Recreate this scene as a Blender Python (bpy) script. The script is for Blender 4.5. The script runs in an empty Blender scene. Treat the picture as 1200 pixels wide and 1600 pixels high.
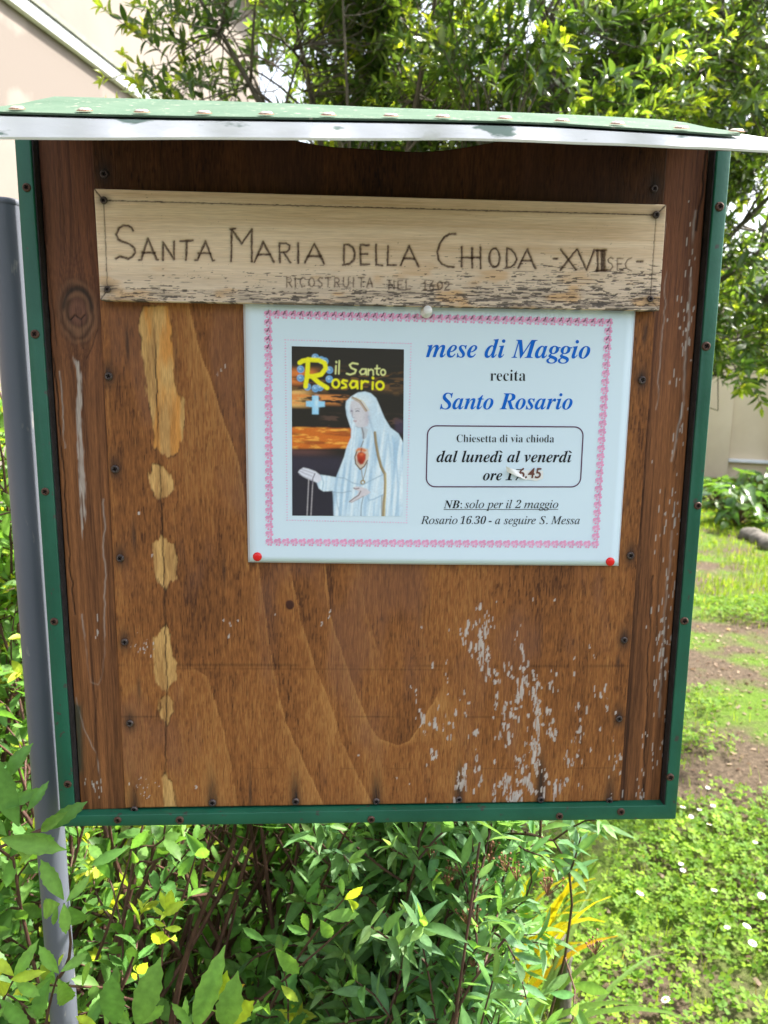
import bpy, bmesh, math, random
import numpy as np
from mathutils import Vector, Matrix

SC = bpy.context.scene
COL = SC.collection
rnd = random.Random(7)
rng = np.random.default_rng(7)

# ------------------------------------------------------------------ camera
CAM = np.array([-0.014, -0.6094, 1.5005])
PITCH, YAW, ROLL, FPX = 0.1732, 0.0345, 0.0102, 1200.0
_cp, _sp, _cy, _sy = math.cos(PITCH), math.sin(PITCH), math.cos(YAW), math.sin(YAW)
FW = np.array([_sy*_cp, _cy*_cp, -_sp]); _r = np.array([_cy, -_sy, 0.0]); _u = np.cross(_r, FW)
RT = math.cos(ROLL)*_r + math.sin(ROLL)*_u
UP = -math.sin(ROLL)*_r + math.cos(ROLL)*_u
cd = bpy.data.cameras.new('camera'); co = bpy.data.objects.new('camera', cd); COL.objects.link(co)
co.matrix_world = Matrix(((RT[0], UP[0], -FW[0], CAM[0]), (RT[1], UP[1], -FW[1], CAM[1]), (RT[2], UP[2], -FW[2], CAM[2]), (0, 0, 0, 1)))
cd.sensor_fit = 'VERTICAL'; cd.sensor_height = 24.0; cd.lens = 24.0*FPX/1600.0
cd.clip_start = 0.02; cd.clip_end = 600.0
cd.dof.use_dof = True; cd.dof.focus_distance = 0.62; cd.dof.aperture_fstop = cd.lens/2.1   # 2.1 mm wide pupil, as in a phone
SC.camera = co

# ------------------------------------------------------------------ light
SUN_EL, SUN_AZ = math.radians(52), math.radians(72)     # azimuth from +y towards +x: the sun stands to the right, a little behind the board
w = bpy.data.worlds.new('World'); SC.world = w; w.use_nodes = True
nt = w.node_tree; nt.nodes.clear()
sky = nt.nodes.new('ShaderNodeTexSky'); sky.sky_type = 'NISHITA'; sky.sun_disc = False
sky.sun_elevation = SUN_EL; sky.sun_rotation = SUN_AZ; sky.air_density = 1.0; sky.dust_density = 4.0; sky.ozone_density = 1.0
hs = nt.nodes.new('ShaderNodeHueSaturation'); hs.inputs['Saturation'].default_value = 0.45   # hazy, whitish sky
bg = nt.nodes.new('ShaderNodeBackground'); bg.inputs['Strength'].default_value = 0.15
wo = nt.nodes.new('ShaderNodeOutputWorld')
nt.links.new(sky.outputs[0], hs.inputs['Color']); nt.links.new(hs.outputs[0], bg.inputs['Color']); nt.links.new(bg.outputs[0], wo.inputs[0])
sl = bpy.data.lights.new('sun', 'SUN'); sl.energy = 4.3; sl.angle = math.radians(2.0); sl.color = (1.0, 0.95, 0.86)
so = bpy.data.objects.new('sun', sl); COL.objects.link(so)
sdir = Vector((math.sin(SUN_AZ)*math.cos(SUN_EL), math.cos(SUN_AZ)*math.cos(SUN_EL), math.sin(SUN_EL)))
so.rotation_euler = sdir.to_track_quat('Z', 'Y').to_euler(); so.location = (0, 0, 8)
vs = SC.view_settings; vs.view_transform = 'Standard'; vs.look = 'None'; vs.gamma = 1.0; vs.exposure = 1.82

# ------------------------------------------------------------------ helpers
def ray(px, py):
    d = FW + RT*((px-600)/FPX) + UP*((800-py)/FPX)
    return d
def at(px, py, Y):            # measured photo point -> the point of the plane y = Y
    d = ray(px, py); return CAM + d*((Y-CAM[1])/d[1])
def atz(px, py, Z):           # measured photo point -> the point of the plane z = Z
    d = ray(px, py); return CAM + d*((Z-CAM[2])/d[2])
def pix(P): d = np.asarray(P)-CAM; k = d@FW; return 600+FPX*(d@RT)/k, 800-FPX*(d@UP)/k
def bd(pts, Y):               # photo outline -> (x, z) metres on the board plane
    return np.array([at(p[0], p[1], Y)[[0, 2]] for p in pts])

def mesh_obj(name, V, F, mats, parent=None, mi=None, smooth=False):
    me = bpy.data.meshes.new(name)
    if isinstance(F, np.ndarray):
        V = np.asarray(V, np.float32); n, k = F.shape
        me.vertices.add(len(V)); me.vertices.foreach_set('co', V.ravel())
        me.loops.add(n*k); me.loops.foreach_set('vertex_index', F.astype(np.int32).ravel())
        me.polygons.add(n); me.polygons.foreach_set('loop_start', np.arange(0, n*k, k, dtype=np.int32))
        me.polygons.foreach_set('loop_total', np.full(n, k, np.int32))
        me.update(calc_edges=True)
    else:
        me.from_pydata([tuple(map(float, v)) for v in V], [], [tuple(int(i) for i in f) for f in F])
    if not isinstance(mats, (list, tuple)): mats = [mats]
    for m in mats: me.materials.append(m)
    if mi is not None: me.polygons.foreach_set('material_index', np.asarray(mi, np.int32))
    if smooth: me.polygons.foreach_set('use_smooth', np.ones(len(me.polygons), bool))
    me.update()
    o = bpy.data.objects.new(name, me); COL.objects.link(o)
    if parent:
        o.parent = parent
        if parent.type == 'EMPTY': o.matrix_parent_inverse = Matrix.Translation(-Vector(parent.location))   # parts are modelled in place
    return o
def set_col(o, C, name='col'):
    a = o.data.color_attributes.new(name, 'FLOAT_COLOR', 'POINT')
    C = np.asarray(C, np.float32)
    a.data.foreach_set('color', np.c_[C, np.ones(len(C), np.float32)].ravel())
def empty(name, loc=(0, 0, 0)):
    o = bpy.data.objects.new(name, None); o.empty_display_size = 0.05; o.location = loc; COL.objects.link(o); return o
def tag(o, label=None, cat=None, group=None, kind=None):
    if label: o['label'] = label
    if cat: o['category'] = cat
    if group: o['group'] = group
    if kind: o['kind'] = kind
    return o
def adopt(root, *kids):       # parent without moving
    bpy.context.view_layer.update()
    for k in kids:
        k.parent = root; k.matrix_parent_inverse = Matrix.Translation(-Vector(root.location))

class MB:
    def __init__(s): s.V = []; s.F = []; s.M = []
    def add(s, V, F, m=0):
        b = len(s.V); s.V += [tuple(map(float, v)) for v in V]
        s.F += [tuple(i+b for i in f) for f in F]; s.M += [m]*len(F)
    def box(s, lo, hi, m=0):
        x0, y0, z0 = lo; x1, y1, z1 = hi
        s.add([(x0,y0,z0),(x1,y0,z0),(x1,y1,z0),(x0,y1,z0),(x0,y0,z1),(x1,y0,z1),(x1,y1,z1),(x0,y1,z1)],
              [(0,3,2,1),(4,5,6,7),(0,1,5,4),(1,2,6,5),(2,3,7,6),(3,0,4,7)], m)
    def tube(s, P, R, n=8, m=0, cap=True):
        P = [np.asarray(p, float) for p in P]; R = R if hasattr(R, '__len__') else [R]*len(P)
        V = []; ref = np.array([0.31, 0.77, 0.55])
        for i, p in enumerate(P):
            t = P[min(i+1, len(P)-1)]-P[max(i-1, 0)]; t = t/(np.linalg.norm(t)+1e-12)
            a = np.cross(t, ref); a /= np.linalg.norm(a)+1e-12; b = np.cross(t, a)
            for k in range(n):
                th = 2*math.pi*k/n; V.append(p+R[i]*(math.cos(th)*a+math.sin(th)*b))
        F = [(i*n+k, i*n+(k+1) % n, (i+1)*n+(k+1) % n, (i+1)*n+k) for i in range(len(P)-1) for k in range(n)]
        if cap: F += [tuple(range(n-1, -1, -1)), tuple(range((len(P)-1)*n, len(P)*n))]
        s.add(V, F, m)
    def lathe(s, prof, c, ax, n=16, m=0):    # prof: (radius, height along ax)
        ax = np.asarray(ax, float); ax /= np.linalg.norm(ax); a = np.cross(ax, [0.2, 0.3, 0.93]); a /= np.linalg.norm(a); b = np.cross(ax, a)
        V = []; F = []
        for r, h in prof:
            for k in range(n):
                th = 2*math.pi*k/n; V.append(np.asarray(c)+ax*h+r*(math.cos(th)*a+math.sin(th)*b))
        for i in range(len(prof)-1):
            for k in range(n): F.append((i*n+k, i*n+(k+1) % n, (i+1)*n+(k+1) % n, (i+1)*n+k))
        F.append(tuple(range((len(prof)-1)*n, len(prof)*n)))
        s.add(V, F, m)
    def prism(s, poly, y0, y1, m=0):          # poly (x,z) outline, extruded along y
        n = len(poly); V = [(p[0], y0, p[1]) for p in poly]+[(p[0], y1, p[1]) for p in poly]
        F = [tuple(range(n-1, -1, -1)), tuple(range(n, 2*n))]+[(i, (i+1) % n, n+(i+1) % n, n+i) for i in range(n)]
        s.add(V, F, m)
    def build(s, name, mats, parent=None, smooth=False):
        return mesh_obj(name, s.V, s.F, mats, parent, s.M, smooth)

def smooth_by_angle(o, ang=40):
    me = o.data
    bm = bmesh.new(); bm.from_mesh(me); bmesh.ops.recalc_face_normals(bm, faces=bm.faces)
    for f in bm.faces: f.smooth = True
    for e in bm.edges:
        if len(e.link_faces) == 2 and e.calc_face_angle(0) > math.radians(ang): e.smooth = False
    bm.to_mesh(me); bm.free()
def bevel(o, wd, seg=2):
    bm = bmesh.new(); bm.from_mesh(o.data); bmesh.ops.recalc_face_normals(bm, faces=bm.faces)
    bmesh.ops.bevel(bm, geom=bm.edges[:], offset=wd, segments=seg, affect='EDGES', profile=0.5, clamp_overlap=True)
    bm.to_mesh(o.data); bm.free(); smooth_by_angle(o, 50)

# numpy noise
def vnoise(x, y, seed=0):
    xi = np.floor(x).astype(np.int64); yi = np.floor(y).astype(np.int64); fx = x-xi; fy = y-yi
    fx = fx*fx*(3-2*fx); fy = fy*fy*(3-2*fy)
    def h(a, b):
        n = (a*374761393+b*668265263+seed*982451653) & 0x7fffffff
        n = ((n ^ (n >> 13))*1274126177) & 0x7fffffff
        return ((n ^ (n >> 16)) & 0xffff)/65535.0
    return (h(xi, yi)*(1-fx)+h(xi+1, yi)*fx)*(1-fy)+(h(xi, yi+1)*(1-fx)+h(xi+1, yi+1)*fx)*fy
def fbm(x, y, seed=0, o=4):
    r = 0; a = 0.5; t = 0
    for i in range(o):
        r = r+a*vnoise(x*2**i, y*2**i, seed+i*17); t += a; a *= 0.5
    return r/t
def sst(e0, e1, x): t = np.clip((x-e0)/(e1-e0), 0, 1); return t*t*(3-2*t)
def seg_dist(X, Z, a, b):
    ab = b-a; t = np.clip(((X-a[0])*ab[0]+(Z-a[1])*ab[1])/(ab@ab+1e-16), 0, 1)
    return np.hypot(X-a[0]-t*ab[0], Z-a[1]-t*ab[1]), t
def poly_dist(X, Z, P, closed=False):
    d = np.full(X.shape, 1e9); n = len(P)
    for i in range(n if closed else n-1):
        d = np.minimum(d, seg_dist(X, Z, P[i], P[(i+1) % n])[0])
    return d
def inside(X, Z, P):
    r = np.zeros(X.shape, bool); n = len(P)
    for i in range(n):
        a = P[i]; b = P[(i+1) % n]
        if a[1] == b[1]: continue
        c = (a[1] > Z) != (b[1] > Z)
        r ^= c & (X < (b[0]-a[0])*(Z-a[1])/(b[1]-a[1])+a[0])
    return r
def sdf(X, Z, P): d = poly_dist(X, Z, P, True); return np.where(inside(X, Z, P), -d, d)
def side_of(X, Z, P):         # signed side: + to the right of the polyline run from top to bottom
    best = np.full(X.shape, 1e9); s = np.zeros(X.shape)
    for i in range(len(P)-1):
        d, t = seg_dist(X, Z, P[i], P[i+1]); ab = P[i+1]-P[i]
        c = ab[0]*(Z-P[i][1])-ab[1]*(X-P[i][0]); u = d < best
        best = np.where(u, d, best); s = np.where(u, np.sign(c), s)
    return best*s
def lerp(a, b, t): return a+(b-a)*t
def mixc(C, c, m): return C*(1-m[..., None])+np.asarray(c)*m[..., None]

def grid_panel(name, quad, Y, thick, res, mat, parent, colour, dip=None):
    """board cut from four measured corners (TL,TR,BR,BL as x,z): fine front grid, solid sides and back; colour(X,Z,s,t)->rgb"""
    TL, TR, BR, BL = [np.asarray(q, float) for q in quad]
    nx = max(2, int(np.linalg.norm(TR-TL)/res)); nz = max(2, int(np.linalg.norm(BL-TL)/res))
    s, t = np.meshgrid(np.linspace(0, 1, nx), np.linspace(0, 1, nz))
    P = TL*((1-s)*(1-t))[..., None]+TR*(s*(1-t))[..., None]+BR*(s*t)[..., None]+BL*((1-s)*t)[..., None]
    X, Z = P[..., 0], P[..., 1]
    if dip is not None: Z = Z+(1-t)*dip(X)
    C = colour(X, Z, s, t)
    if isinstance(C, tuple): C, D = C
    else: D = np.zeros(X.shape)
    V = np.stack([X, Y+D, Z], -1).reshape(-1, 3)
    i = np.arange(nx*nz).reshape(nz, nx)
    F = np.stack([i[1:, :-1], i[1:, 1:], i[:-1, 1:], i[:-1, :-1]], -1).reshape(-1, 4)
    ring = np.r_[i[0, :], i[1:, -1], i[-1, -2::-1], i[-2:0:-1, 0]]
    nb = len(V); VB = V[ring].copy(); VB[:, 1] = Y+thick
    k = np.arange(len(ring)); k2 = (k+1) % len(ring)
    F2 = np.stack([ring[k], ring[k2], nb+k2, nb+k], -1)
    # back: strip of quads between the two long sides
    o = mesh_obj(name, np.r_[V, VB], np.r_[F, F2], mat, parent, smooth=True)
    cc = C.reshape(-1, 3); set_col(o, np.r_[cc, cc[ring]*0.9])
    return o, (X, Z)

# ------------------------------------------------------------------ materials
def new_mat(name):
    m = bpy.data.materials.new(name); m.use_nodes = True
    t = m.node_tree; b = t.nodes['Principled BSDF']; return m, t, b
def N(t, typ, **kw):
    n = t.nodes.new(typ)
    for k, v in kw.items():
        if k in ('operation', 'blend_type', 'data_type', 'attribute_name', 'interpolation', 'noise_dimensions', 'feature'): setattr(n, k, v)
        else: n.inputs[k].default_value = v
    return n
def noise_mat(name, c1, c2, scale=20, rough=0.6, bump=0.1, stretch=(1, 1, 1), spec=0.4, metal=0, c3=None, scale3=60, thr=0.62, bscale=None, coat=0, detail=6):
    m, t, b = new_mat(name); L = t.links.new
    tc = N(t, 'ShaderNodeTexCoord'); mp = N(t, 'ShaderNodeMapping'); mp.inputs['Scale'].default_value = stretch
    geo = N(t, 'ShaderNodeNewGeometry')
    L(geo.outputs['Position'], mp.inputs['Vector'])
    n1 = N(t, 'ShaderNodeTexNoise', Scale=scale, Detail=detail, Roughness=0.6); L(mp.outputs[0], n1.inputs['Vector'])
    r = N(t, 'ShaderNodeValToRGB'); r.color_ramp.elements[0].position = 0.3; r.color_ramp.elements[1].position = 0.7
    r.color_ramp.elements[0].color = (*c1, 1); r.color_ramp.elements[1].color = (*c2, 1); L(n1.outputs['Fac'], r.inputs['Fac'])
    out = r.outputs['Color']
    if c3:
        n3 = N(t, 'ShaderNodeTexNoise', Scale=scale3, Detail=5.0); L(mp.outputs[0], n3.inputs['Vector'])
        r3 = N(t, 'ShaderNodeValToRGB'); r3.color_ramp.elements[0].position = thr; r3.color_ramp.elements[1].position = thr+0.04
        L(n3.outputs['Fac'], r3.inputs['Fac'])
        mx = N(t, 'ShaderNodeMix', data_type='RGBA'); L(r3.outputs['Color'], mx.inputs[0]); L(out, mx.inputs[6]); mx.inputs[7].default_value = (*c3, 1)
        out = mx.outputs[2]
    L(out, b.inputs['Base Color'])
    b.inputs['Roughness'].default_value = rough; b.inputs['Specular IOR Level'].default_value = spec; b.inputs['Metallic'].default_value = metal
    b.inputs['Coat Weight'].default_value = coat
    if bump:
        nb = N(t, 'ShaderNodeTexNoise', Scale=bscale or scale*4, Detail=6.0); L(mp.outputs[0], nb.inputs['Vector'])
        bp = N(t, 'ShaderNodeBump', Strength=bump, Distance=0.002); L(nb.outputs['Fac'], bp.inputs['Height']); L(bp.outputs[0], b.inputs['Normal'])
    return m
def attr_mat(name, rough=0.6, spec=0.3, bump=0.0, bscale=900, stretch=(1, 1, 1), coat=0.0, vary=0.0):
    m, t, b = new_mat(name); L = t.links.new
    a = N(t, 'ShaderNodeVertexColor'); a.layer_name = 'col'; out = a.outputs['Color']
    geo = N(t, 'ShaderNodeNewGeometry'); mp = N(t, 'ShaderNodeMapping'); mp.inputs['Scale'].default_value = stretch; L(geo.outputs['Position'], mp.inputs['Vector'])
    nb = N(t, 'ShaderNodeTexNoise', Scale=bscale, Detail=4.0); L(mp.outputs[0], nb.inputs['Vector'])
    if vary:
        mr = N(t, 'ShaderNodeMapRange'); mr.inputs['From Min'].default_value = 0.3; mr.inputs['From Max'].default_value = 0.7
        mr.inputs['To Min'].default_value = 1-vary; mr.inputs['To Max'].default_value = 1+vary*0.7; L(nb.outputs['Fac'], mr.inputs['Value'])
        mx = N(t, 'ShaderNodeVectorMath', operation='MULTIPLY'); L(out, mx.inputs[0]); L(mr.outputs[0], mx.inputs[1]); out = mx.outputs[0]
    L(out, b.inputs['Base Color']); b.inputs['Roughness'].default_value = rough; b.inputs['Specular IOR Level'].default_value = spec
    b.inputs['Coat Weight'].default_value = coat; b.inputs['Coat Roughness'].default_value = 0.12
    if bump:
        bp = N(t, 'ShaderNodeBump', Strength=bump, Distance=0.0006); L(nb.outputs['Fac'], bp.inputs['Height']); L(bp.outputs[0], b.inputs['Normal'])
    return m
def flat(name, c, rough=0.5, spec=0.4, metal=0, coat=0):
    return noise_mat(name, [v*0.9 for v in c], [min(1, v*1.06) for v in c], 90, rough, 0, spec=spec, metal=metal, coat=coat)
def leaf_mat(name, trans=0.35, rough=0.38, spec=0.5):
    m, t, b = new_mat(name); L = t.links.new
    a = N(t, 'ShaderNodeVertexColor'); a.layer_name = 'col'
    geo = N(t, 'ShaderNodeNewGeometry'); nz = N(t, 'ShaderNodeTexNoise', Scale=160.0, Detail=3.0); L(geo.outputs['Position'], nz.inputs['Vector'])
    mr = N(t, 'ShaderNodeMapRange'); mr.inputs['To Min'].default_value = 0.55; mr.inputs['To Max'].default_value = 1.45; L(nz.outputs['Fac'], mr.inputs['Value'])
    mx = N(t, 'ShaderNodeVectorMath', operation='MULTIPLY'); L(a.outputs['Color'], mx.inputs[0]); L(mr.outputs[0], mx.inputs[1])
    L(mx.outputs[0], b.inputs['Base Color']); b.inputs['Roughness'].default_value = rough; b.inputs['Specular IOR Level'].default_value = spec
    tr = N(t, 'ShaderNodeBsdfTranslucent'); tm = N(t, 'ShaderNodeVectorMath', operation='MULTIPLY'); L(mx.outputs[0], tm.inputs[0]); tm.inputs[1].default_value = (2.1, 2.0, 0.9)
    L(tm.outputs[0], tr.inputs['Color'])
    ms = N(t, 'ShaderNodeMixShader'); ms.inputs[0].default_value = trans; L(b.outputs[0], ms.inputs[1]); L(tr.outputs[0], ms.inputs[2])
    L(ms.outputs[0], t.nodes['Material Output'].inputs['Surface'])
    return m

M = {}
M['ply'] = attr_mat('weathered_plywood', 0.62, 0.25, 0.5, 1500, (1, 1, 0.08), vary=0.22)
M['pine'] = attr_mat('bare_pine', 0.7, 0.2, 0.4, 1400, (0.06, 1, 1), vary=0.10)
M['green'] = noise_mat('green_gloss_paint', (0.006, 0.075, 0.042), (0.014, 0.118, 0.068), 14, 0.38, 0.12, c3=(0.045, 0.055, 0.042), scale3=120, thr=0.64, bscale=260)
M['green_dark'] = noise_mat('grimy_frame_inside', (0.006, 0.02, 0.016), (0.02, 0.022, 0.018), 60, 0.7, 0.2)
M['roof_green'] = noise_mat('faded_green_roof_paint', (0.075, 0.128, 0.09), (0.11, 0.165, 0.12), 26, 0.8, 0.25, spec=0.08, c3=(0.30, 0.30, 0.25), scale3=150, thr=0.64, bscale=120)
M['roof_white'] = noise_mat('flaking_white_paint', (0.74, 0.76, 0.80), (0.86, 0.87, 0.88), 30, 0.7, 0.3, spec=0.2, stretch= (0.35, 1, 1), c3=(0.20, 0.27, 0.24), scale3=60, thr=0.585)
M['rust'] = noise_mat('rusty_steel', (0.05, 0.022, 0.014), (0.13, 0.075, 0.055), 700, 0.55, 0.3, metal=0.3, bscale=900)
M['screw_dark'] = noise_mat('dark_old_steel', (0.04, 0.03, 0.03), (0.14, 0.11, 0.10), 600, 0.42, 0.3, metal=0.5, bscale=900)
M['recess'] = flat('black_recess', (0.008, 0.006, 0.006), 0.9, 0.1)
M['rivet'] = noise_mat('faded_rivet_heads', (0.36, 0.30, 0.26), (0.62, 0.55, 0.50), 300, 0.4, 0.2, metal=0.2)
M['ruststain'] = flat('rust_ring', (0.17, 0.06, 0.02), 0.8)
M['pole'] = noise_mat('grey_enamelled_steel', (0.092, 0.102, 0.130), (0.128, 0.140, 0.172), 9, 0.42, 0.1, (1, 1, 0.3), c3=(0.24, 0.235, 0.235), scale3=90, thr=0.66, bscale=300)
M['paper'] = noise_mat('laminated_paper', (0.65, 0.80, 0.92), (0.68, 0.83, 0.94), 7, 0.35, 0, spec=0.5, coat=0.35)
M['film'] = noise_mat('laminate_film_rim', (0.46, 0.46, 0.50), (0.58, 0.60, 0.64), 40, 0.25, 0, spec=0.6)
M['picture'] = attr_mat('printed_picture', 0.4, 0.4, coat=0.3)
M['blue'] = flat('blue_ink', (0.003, 0.135, 0.62), 0.5, 0.15); M['black'] = flat('black_ink', (0.012, 0.013, 0.018), 0.5, 0.15)
M['pink'] = flat('pink_ink', (0.80, 0.36, 0.58), 0.4); M['pinklight'] = flat('pale_pink_ink', (0.80, 0.54, 0.74), 0.4)
M['purple'] = flat('purple_ink', (0.085, 0.016, 0.075), 0.4); M['brownink'] = flat('brown_ink', (0.15, 0.055, 0.04), 0.5)
M['sticker'] = flat('white_sticker', (0.78, 0.80, 0.80), 0.5)
M['redpin'] = flat('red_plastic', (0.72, 0.004, 0.006), 0.3, coat=0.3); M['whitepin'] = flat('white_plastic', (0.80, 0.80, 0.78), 0.3, coat=0.3)
M['leaf'] = leaf_mat('leaf_soft', 0.40, 0.48, 0.28); M['leafgloss'] = leaf_mat('leaf_glossy', 0.40, 0.28, 0.6); M['blade'] = leaf_mat('blade_leaf', 0.4, 0.6, 0.2)
M['stem'] = noise_mat('red_brown_stem', (0.045, 0.018, 0.014), (0.12, 0.058, 0.04), 150, 0.65, 0.4, (1, 1, 0.3))
M['bark'] = noise_mat('grey_bark', (0.06, 0.048, 0.036), (0.17, 0.145, 0.115), 40, 0.85, 0.7, (1, 1, 0.25))
M['oldwood'] = noise_mat('silvered_wood', (0.17, 0.15, 0.15), (0.33, 0.30, 0.29), 45, 0.85, 0.6, (1, 1, 0.15))
M['stump'] = noise_mat('mossy_old_wood', (0.05, 0.05, 0.035), (0.20, 0.17, 0.14), 60, 0.95, 0.9, (1, 1, 0.2), c3=(0.06, 0.09, 0.02), scale3=35, thr=0.56)
M['plaster'] = noise_mat('cream_plaster', (0.190, 0.160, 0.140), (0.235, 0.20, 0.175), 1.4, 0.85, 0.3, bscale=60, c3=(0.165, 0.138, 0.12), scale3=1.3, thr=0.6)
M['plaster2'] = noise_mat('pale_yellow_plaster', (0.66, 0.55, 0.40), (0.74, 0.63, 0.47), 1.8, 0.85, 0.25, bscale=60)
M['white'] = noise_mat('white_trim', (0.70, 0.73, 0.76), (0.80, 0.82, 0.84), 6, 0.6, 0.1)
M['zinc'] = noise_mat('grey_green_flashing', (0.14, 0.15, 0.12), (0.24, 0.24, 0.19), 20, 0.6, 0.1)
M['stone'] = noise_mat('edging_stone', (0.06, 0.055, 0.045), (0.17, 0.15, 0.13), 18, 0.9, 0.8)
M['mastic'] = noise_mat('black_mastic', (0.008, 0.007, 0.008), (0.030, 0.026, 0.028), 120, 0.7, 0.4)
M['blackmetal'] = flat('black_metal', (0.012, 0.012, 0.013), 0.5)
M['seed'] = noise_mat('dry_seed_brown', (0.13, 0.052, 0.025), (0.27, 0.13, 0.07), 400, 0.8, 0)
M['blade_stem'] = flat('green_stalk', (.08, .15, .03), .6)
M['petal'] = flat('white_petals', (0.82, 0.82, 0.80), 0.6); M['disc'] = flat('yellow_disc', (0.75, 0.45, 0.02), 0.7)

# ------------------------------------------------------------------ ground
def ground_mat():
    m, t, b = new_mat('garden_soil'); L = t.links.new
    g = N(t, 'ShaderNodeNewGeometry')
    def nz(sc, d=6.0):
        n = N(t, 'ShaderNodeTexNoise', Scale=sc, Detail=d, Roughness=0.65); L(g.outputs['Position'], n.inputs['Vector']); return n.outputs['Fac']
    def ramp(f, a, c, p0, p1):
        r = N(t, 'ShaderNodeValToRGB'); r.color_ramp.elements[0].position = p0; r.color_ramp.elements[1].position = p1
        r.color_ramp.elements[0].color = (*a, 1); r.color_ramp.elements[1].color = (*c, 1); L(f, r.inputs['Fac']); return r.outputs['Color']
    soil = ramp(nz(45), (0.038, 0.028, 0.019), (0.145, 0.108, 0.075), 0.3, 0.72)
    moss = ramp(nz(60), (0.045, 0.09, 0.010), (0.12, 0.20, 0.024), 0.3, 0.7)
    k = ramp(nz(1.7, 8.0), (0, 0, 0), (1, 1, 1), 0.44, 0.58)
    mx = N(t, 'ShaderNodeMix', data_type='RGBA'); L(k, mx.inputs[0]); L(soil, mx.inputs[6]); L(moss, mx.inputs[7])
    L(mx.outputs[2], b.inputs['Base Color']); b.inputs['Roughness'].default_value = 0.95; b.inputs['Specular IOR Level'].default_value = 0.15
    bp = N(t, 'ShaderNodeBump', Strength=0.9, Distance=0.015); L(nz(70), bp.inputs['Height']); L(bp.outputs[0], b.inputs['Normal'])
    return m
S = 250.0
tag(mesh_obj('ground', [(-S, -S, 0), (S, -S, 0), (S, S, 0), (-S, S, 0)], [(0, 1, 2, 3)], ground_mat()), kind='structure')
M['asphalt'] = noise_mat('road_asphalt', (0.035, 0.035, 0.037), (0.065, 0.064, 0.062), 90, 0.9, 0.6)
M['bank'] = noise_mat('overgrown_bank', (0.020, 0.030, 0.010), (0.060, 0.075, 0.022), 3, 0.95, 0.8)
tag(mesh_obj('road', [(-60, -7.2, .004), (60, -7.2, .004), (60, -1.15, .004), (-60, -1.15, .004)], [(0, 1, 2, 3)], M['asphalt']), kind='structure')  # unseen asphalt added behind the camera to cut light bounced from below
# unseen dark bank added behind the camera to block low light on the board
gx_ = np.linspace(-60, 60, 121); gy_ = np.linspace(0, 1, 14); V = []; F = []
for t in gy_:
    for x in gx_: V.append((x, -8.0-9*t, -.05+5.2*(t**.55)*(.75+.5*fbm(np.array([x*.25]), np.array([t*2.0]), 3, 4)[0])))
for j in range(13):
    for i in range(120): a = j*121+i; F.append((a, a+121, a+122, a+1))
tag(mesh_obj('hill', V, F, M['bank'], smooth=True), kind='structure')
# ------------------------------------------------------------------ buildings
def wall_frame(P0, ang):      # returns a function (along, out, z) -> world, for a facade running along heading ang; out = towards the garden
    d = np.array([math.sin(ang), math.cos(ang), 0]); n = np.array([math.cos(ang), -math.sin(ang), 0])
    return (lambda a, o, z: P0+d*a+n*o+np.array([0, 0, z])), d, n
def wbox(b, f, a0, a1, o0, o1, z0, z1, m=0):
    V = [f(a, o, z) for z in (z0, z1) for a, o in ((a0, o0), (a1, o0), (a1, o1), (a0, o1))]
    b.add(V, [(0, 3, 2, 1), (4, 5, 6, 7), (0, 1, 5, 4), (1, 2, 6, 5), (2, 3, 7, 6), (3, 0, 4, 7)], m)
ANG = math.radians(11.2); DL = 3.0
P0 = np.array([CAM[0]-DL*math.cos(ANG), CAM[1]+DL*math.sin(ANG), 0.0])
f, d_, n_ = wall_frame(P0, ANG)
def hit(px, py):              # measured point on the facade plane -> (along, z)
    r = ray(px, py); k = ((P0-CAM)@n_)/(r@n_); q = CAM+r*k; return (q-P0)@d_, q[2]
zt = [hit(*p)[1] for p in ((120, 58), (70, 20))]; zb = [hit(*p)[1] for p in ((120, 88), (70, 50))]
zT, zB = float(np.mean(zt)), float(np.mean(zb))
chapel = empty('house', f(3, -1, 0)); tag(chapel, 'cream plastered house with a white string course, running back behind the tall shrub', 'house')
b = MB(); wbox(b, f, -3.0, 9.2, -5.0, 0.0, -.05, zT+1.9); b.build('wall', M['plaster'], chapel)
b = MB(); wbox(b, f, -3.0, 9.25, 0.002, 0.05, zB, zT-.04); o = b.build('string_course', M['white'], chapel); bevel(o, .006)
b = MB(); wbox(b, f, -3.0, 9.25, 0.002, 0.065, zT-.036, zT); b.build('flashing', M['zinc'], chapel)  # grey green strip for the dark line above the string course
b = MB()
V = [f(a, o, z) for a in (-3.3, 9.5) for o, z in ((.35, zT+1.85), (-2.5, zT+2.9), (-5.3, zT+1.85), (-5.3, zT+1.99), (-2.5, zT+3.04), (.35, zT+1.99))]
b.add(V, [(0, 1, 2, 3, 4, 5), (11, 10, 9, 8, 7, 6)]+[(i, 6+i, 6+(i+1) % 6, (i+1) % 6) for i in range(6)]); b.build('roof', M['stone'], chapel)

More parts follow.
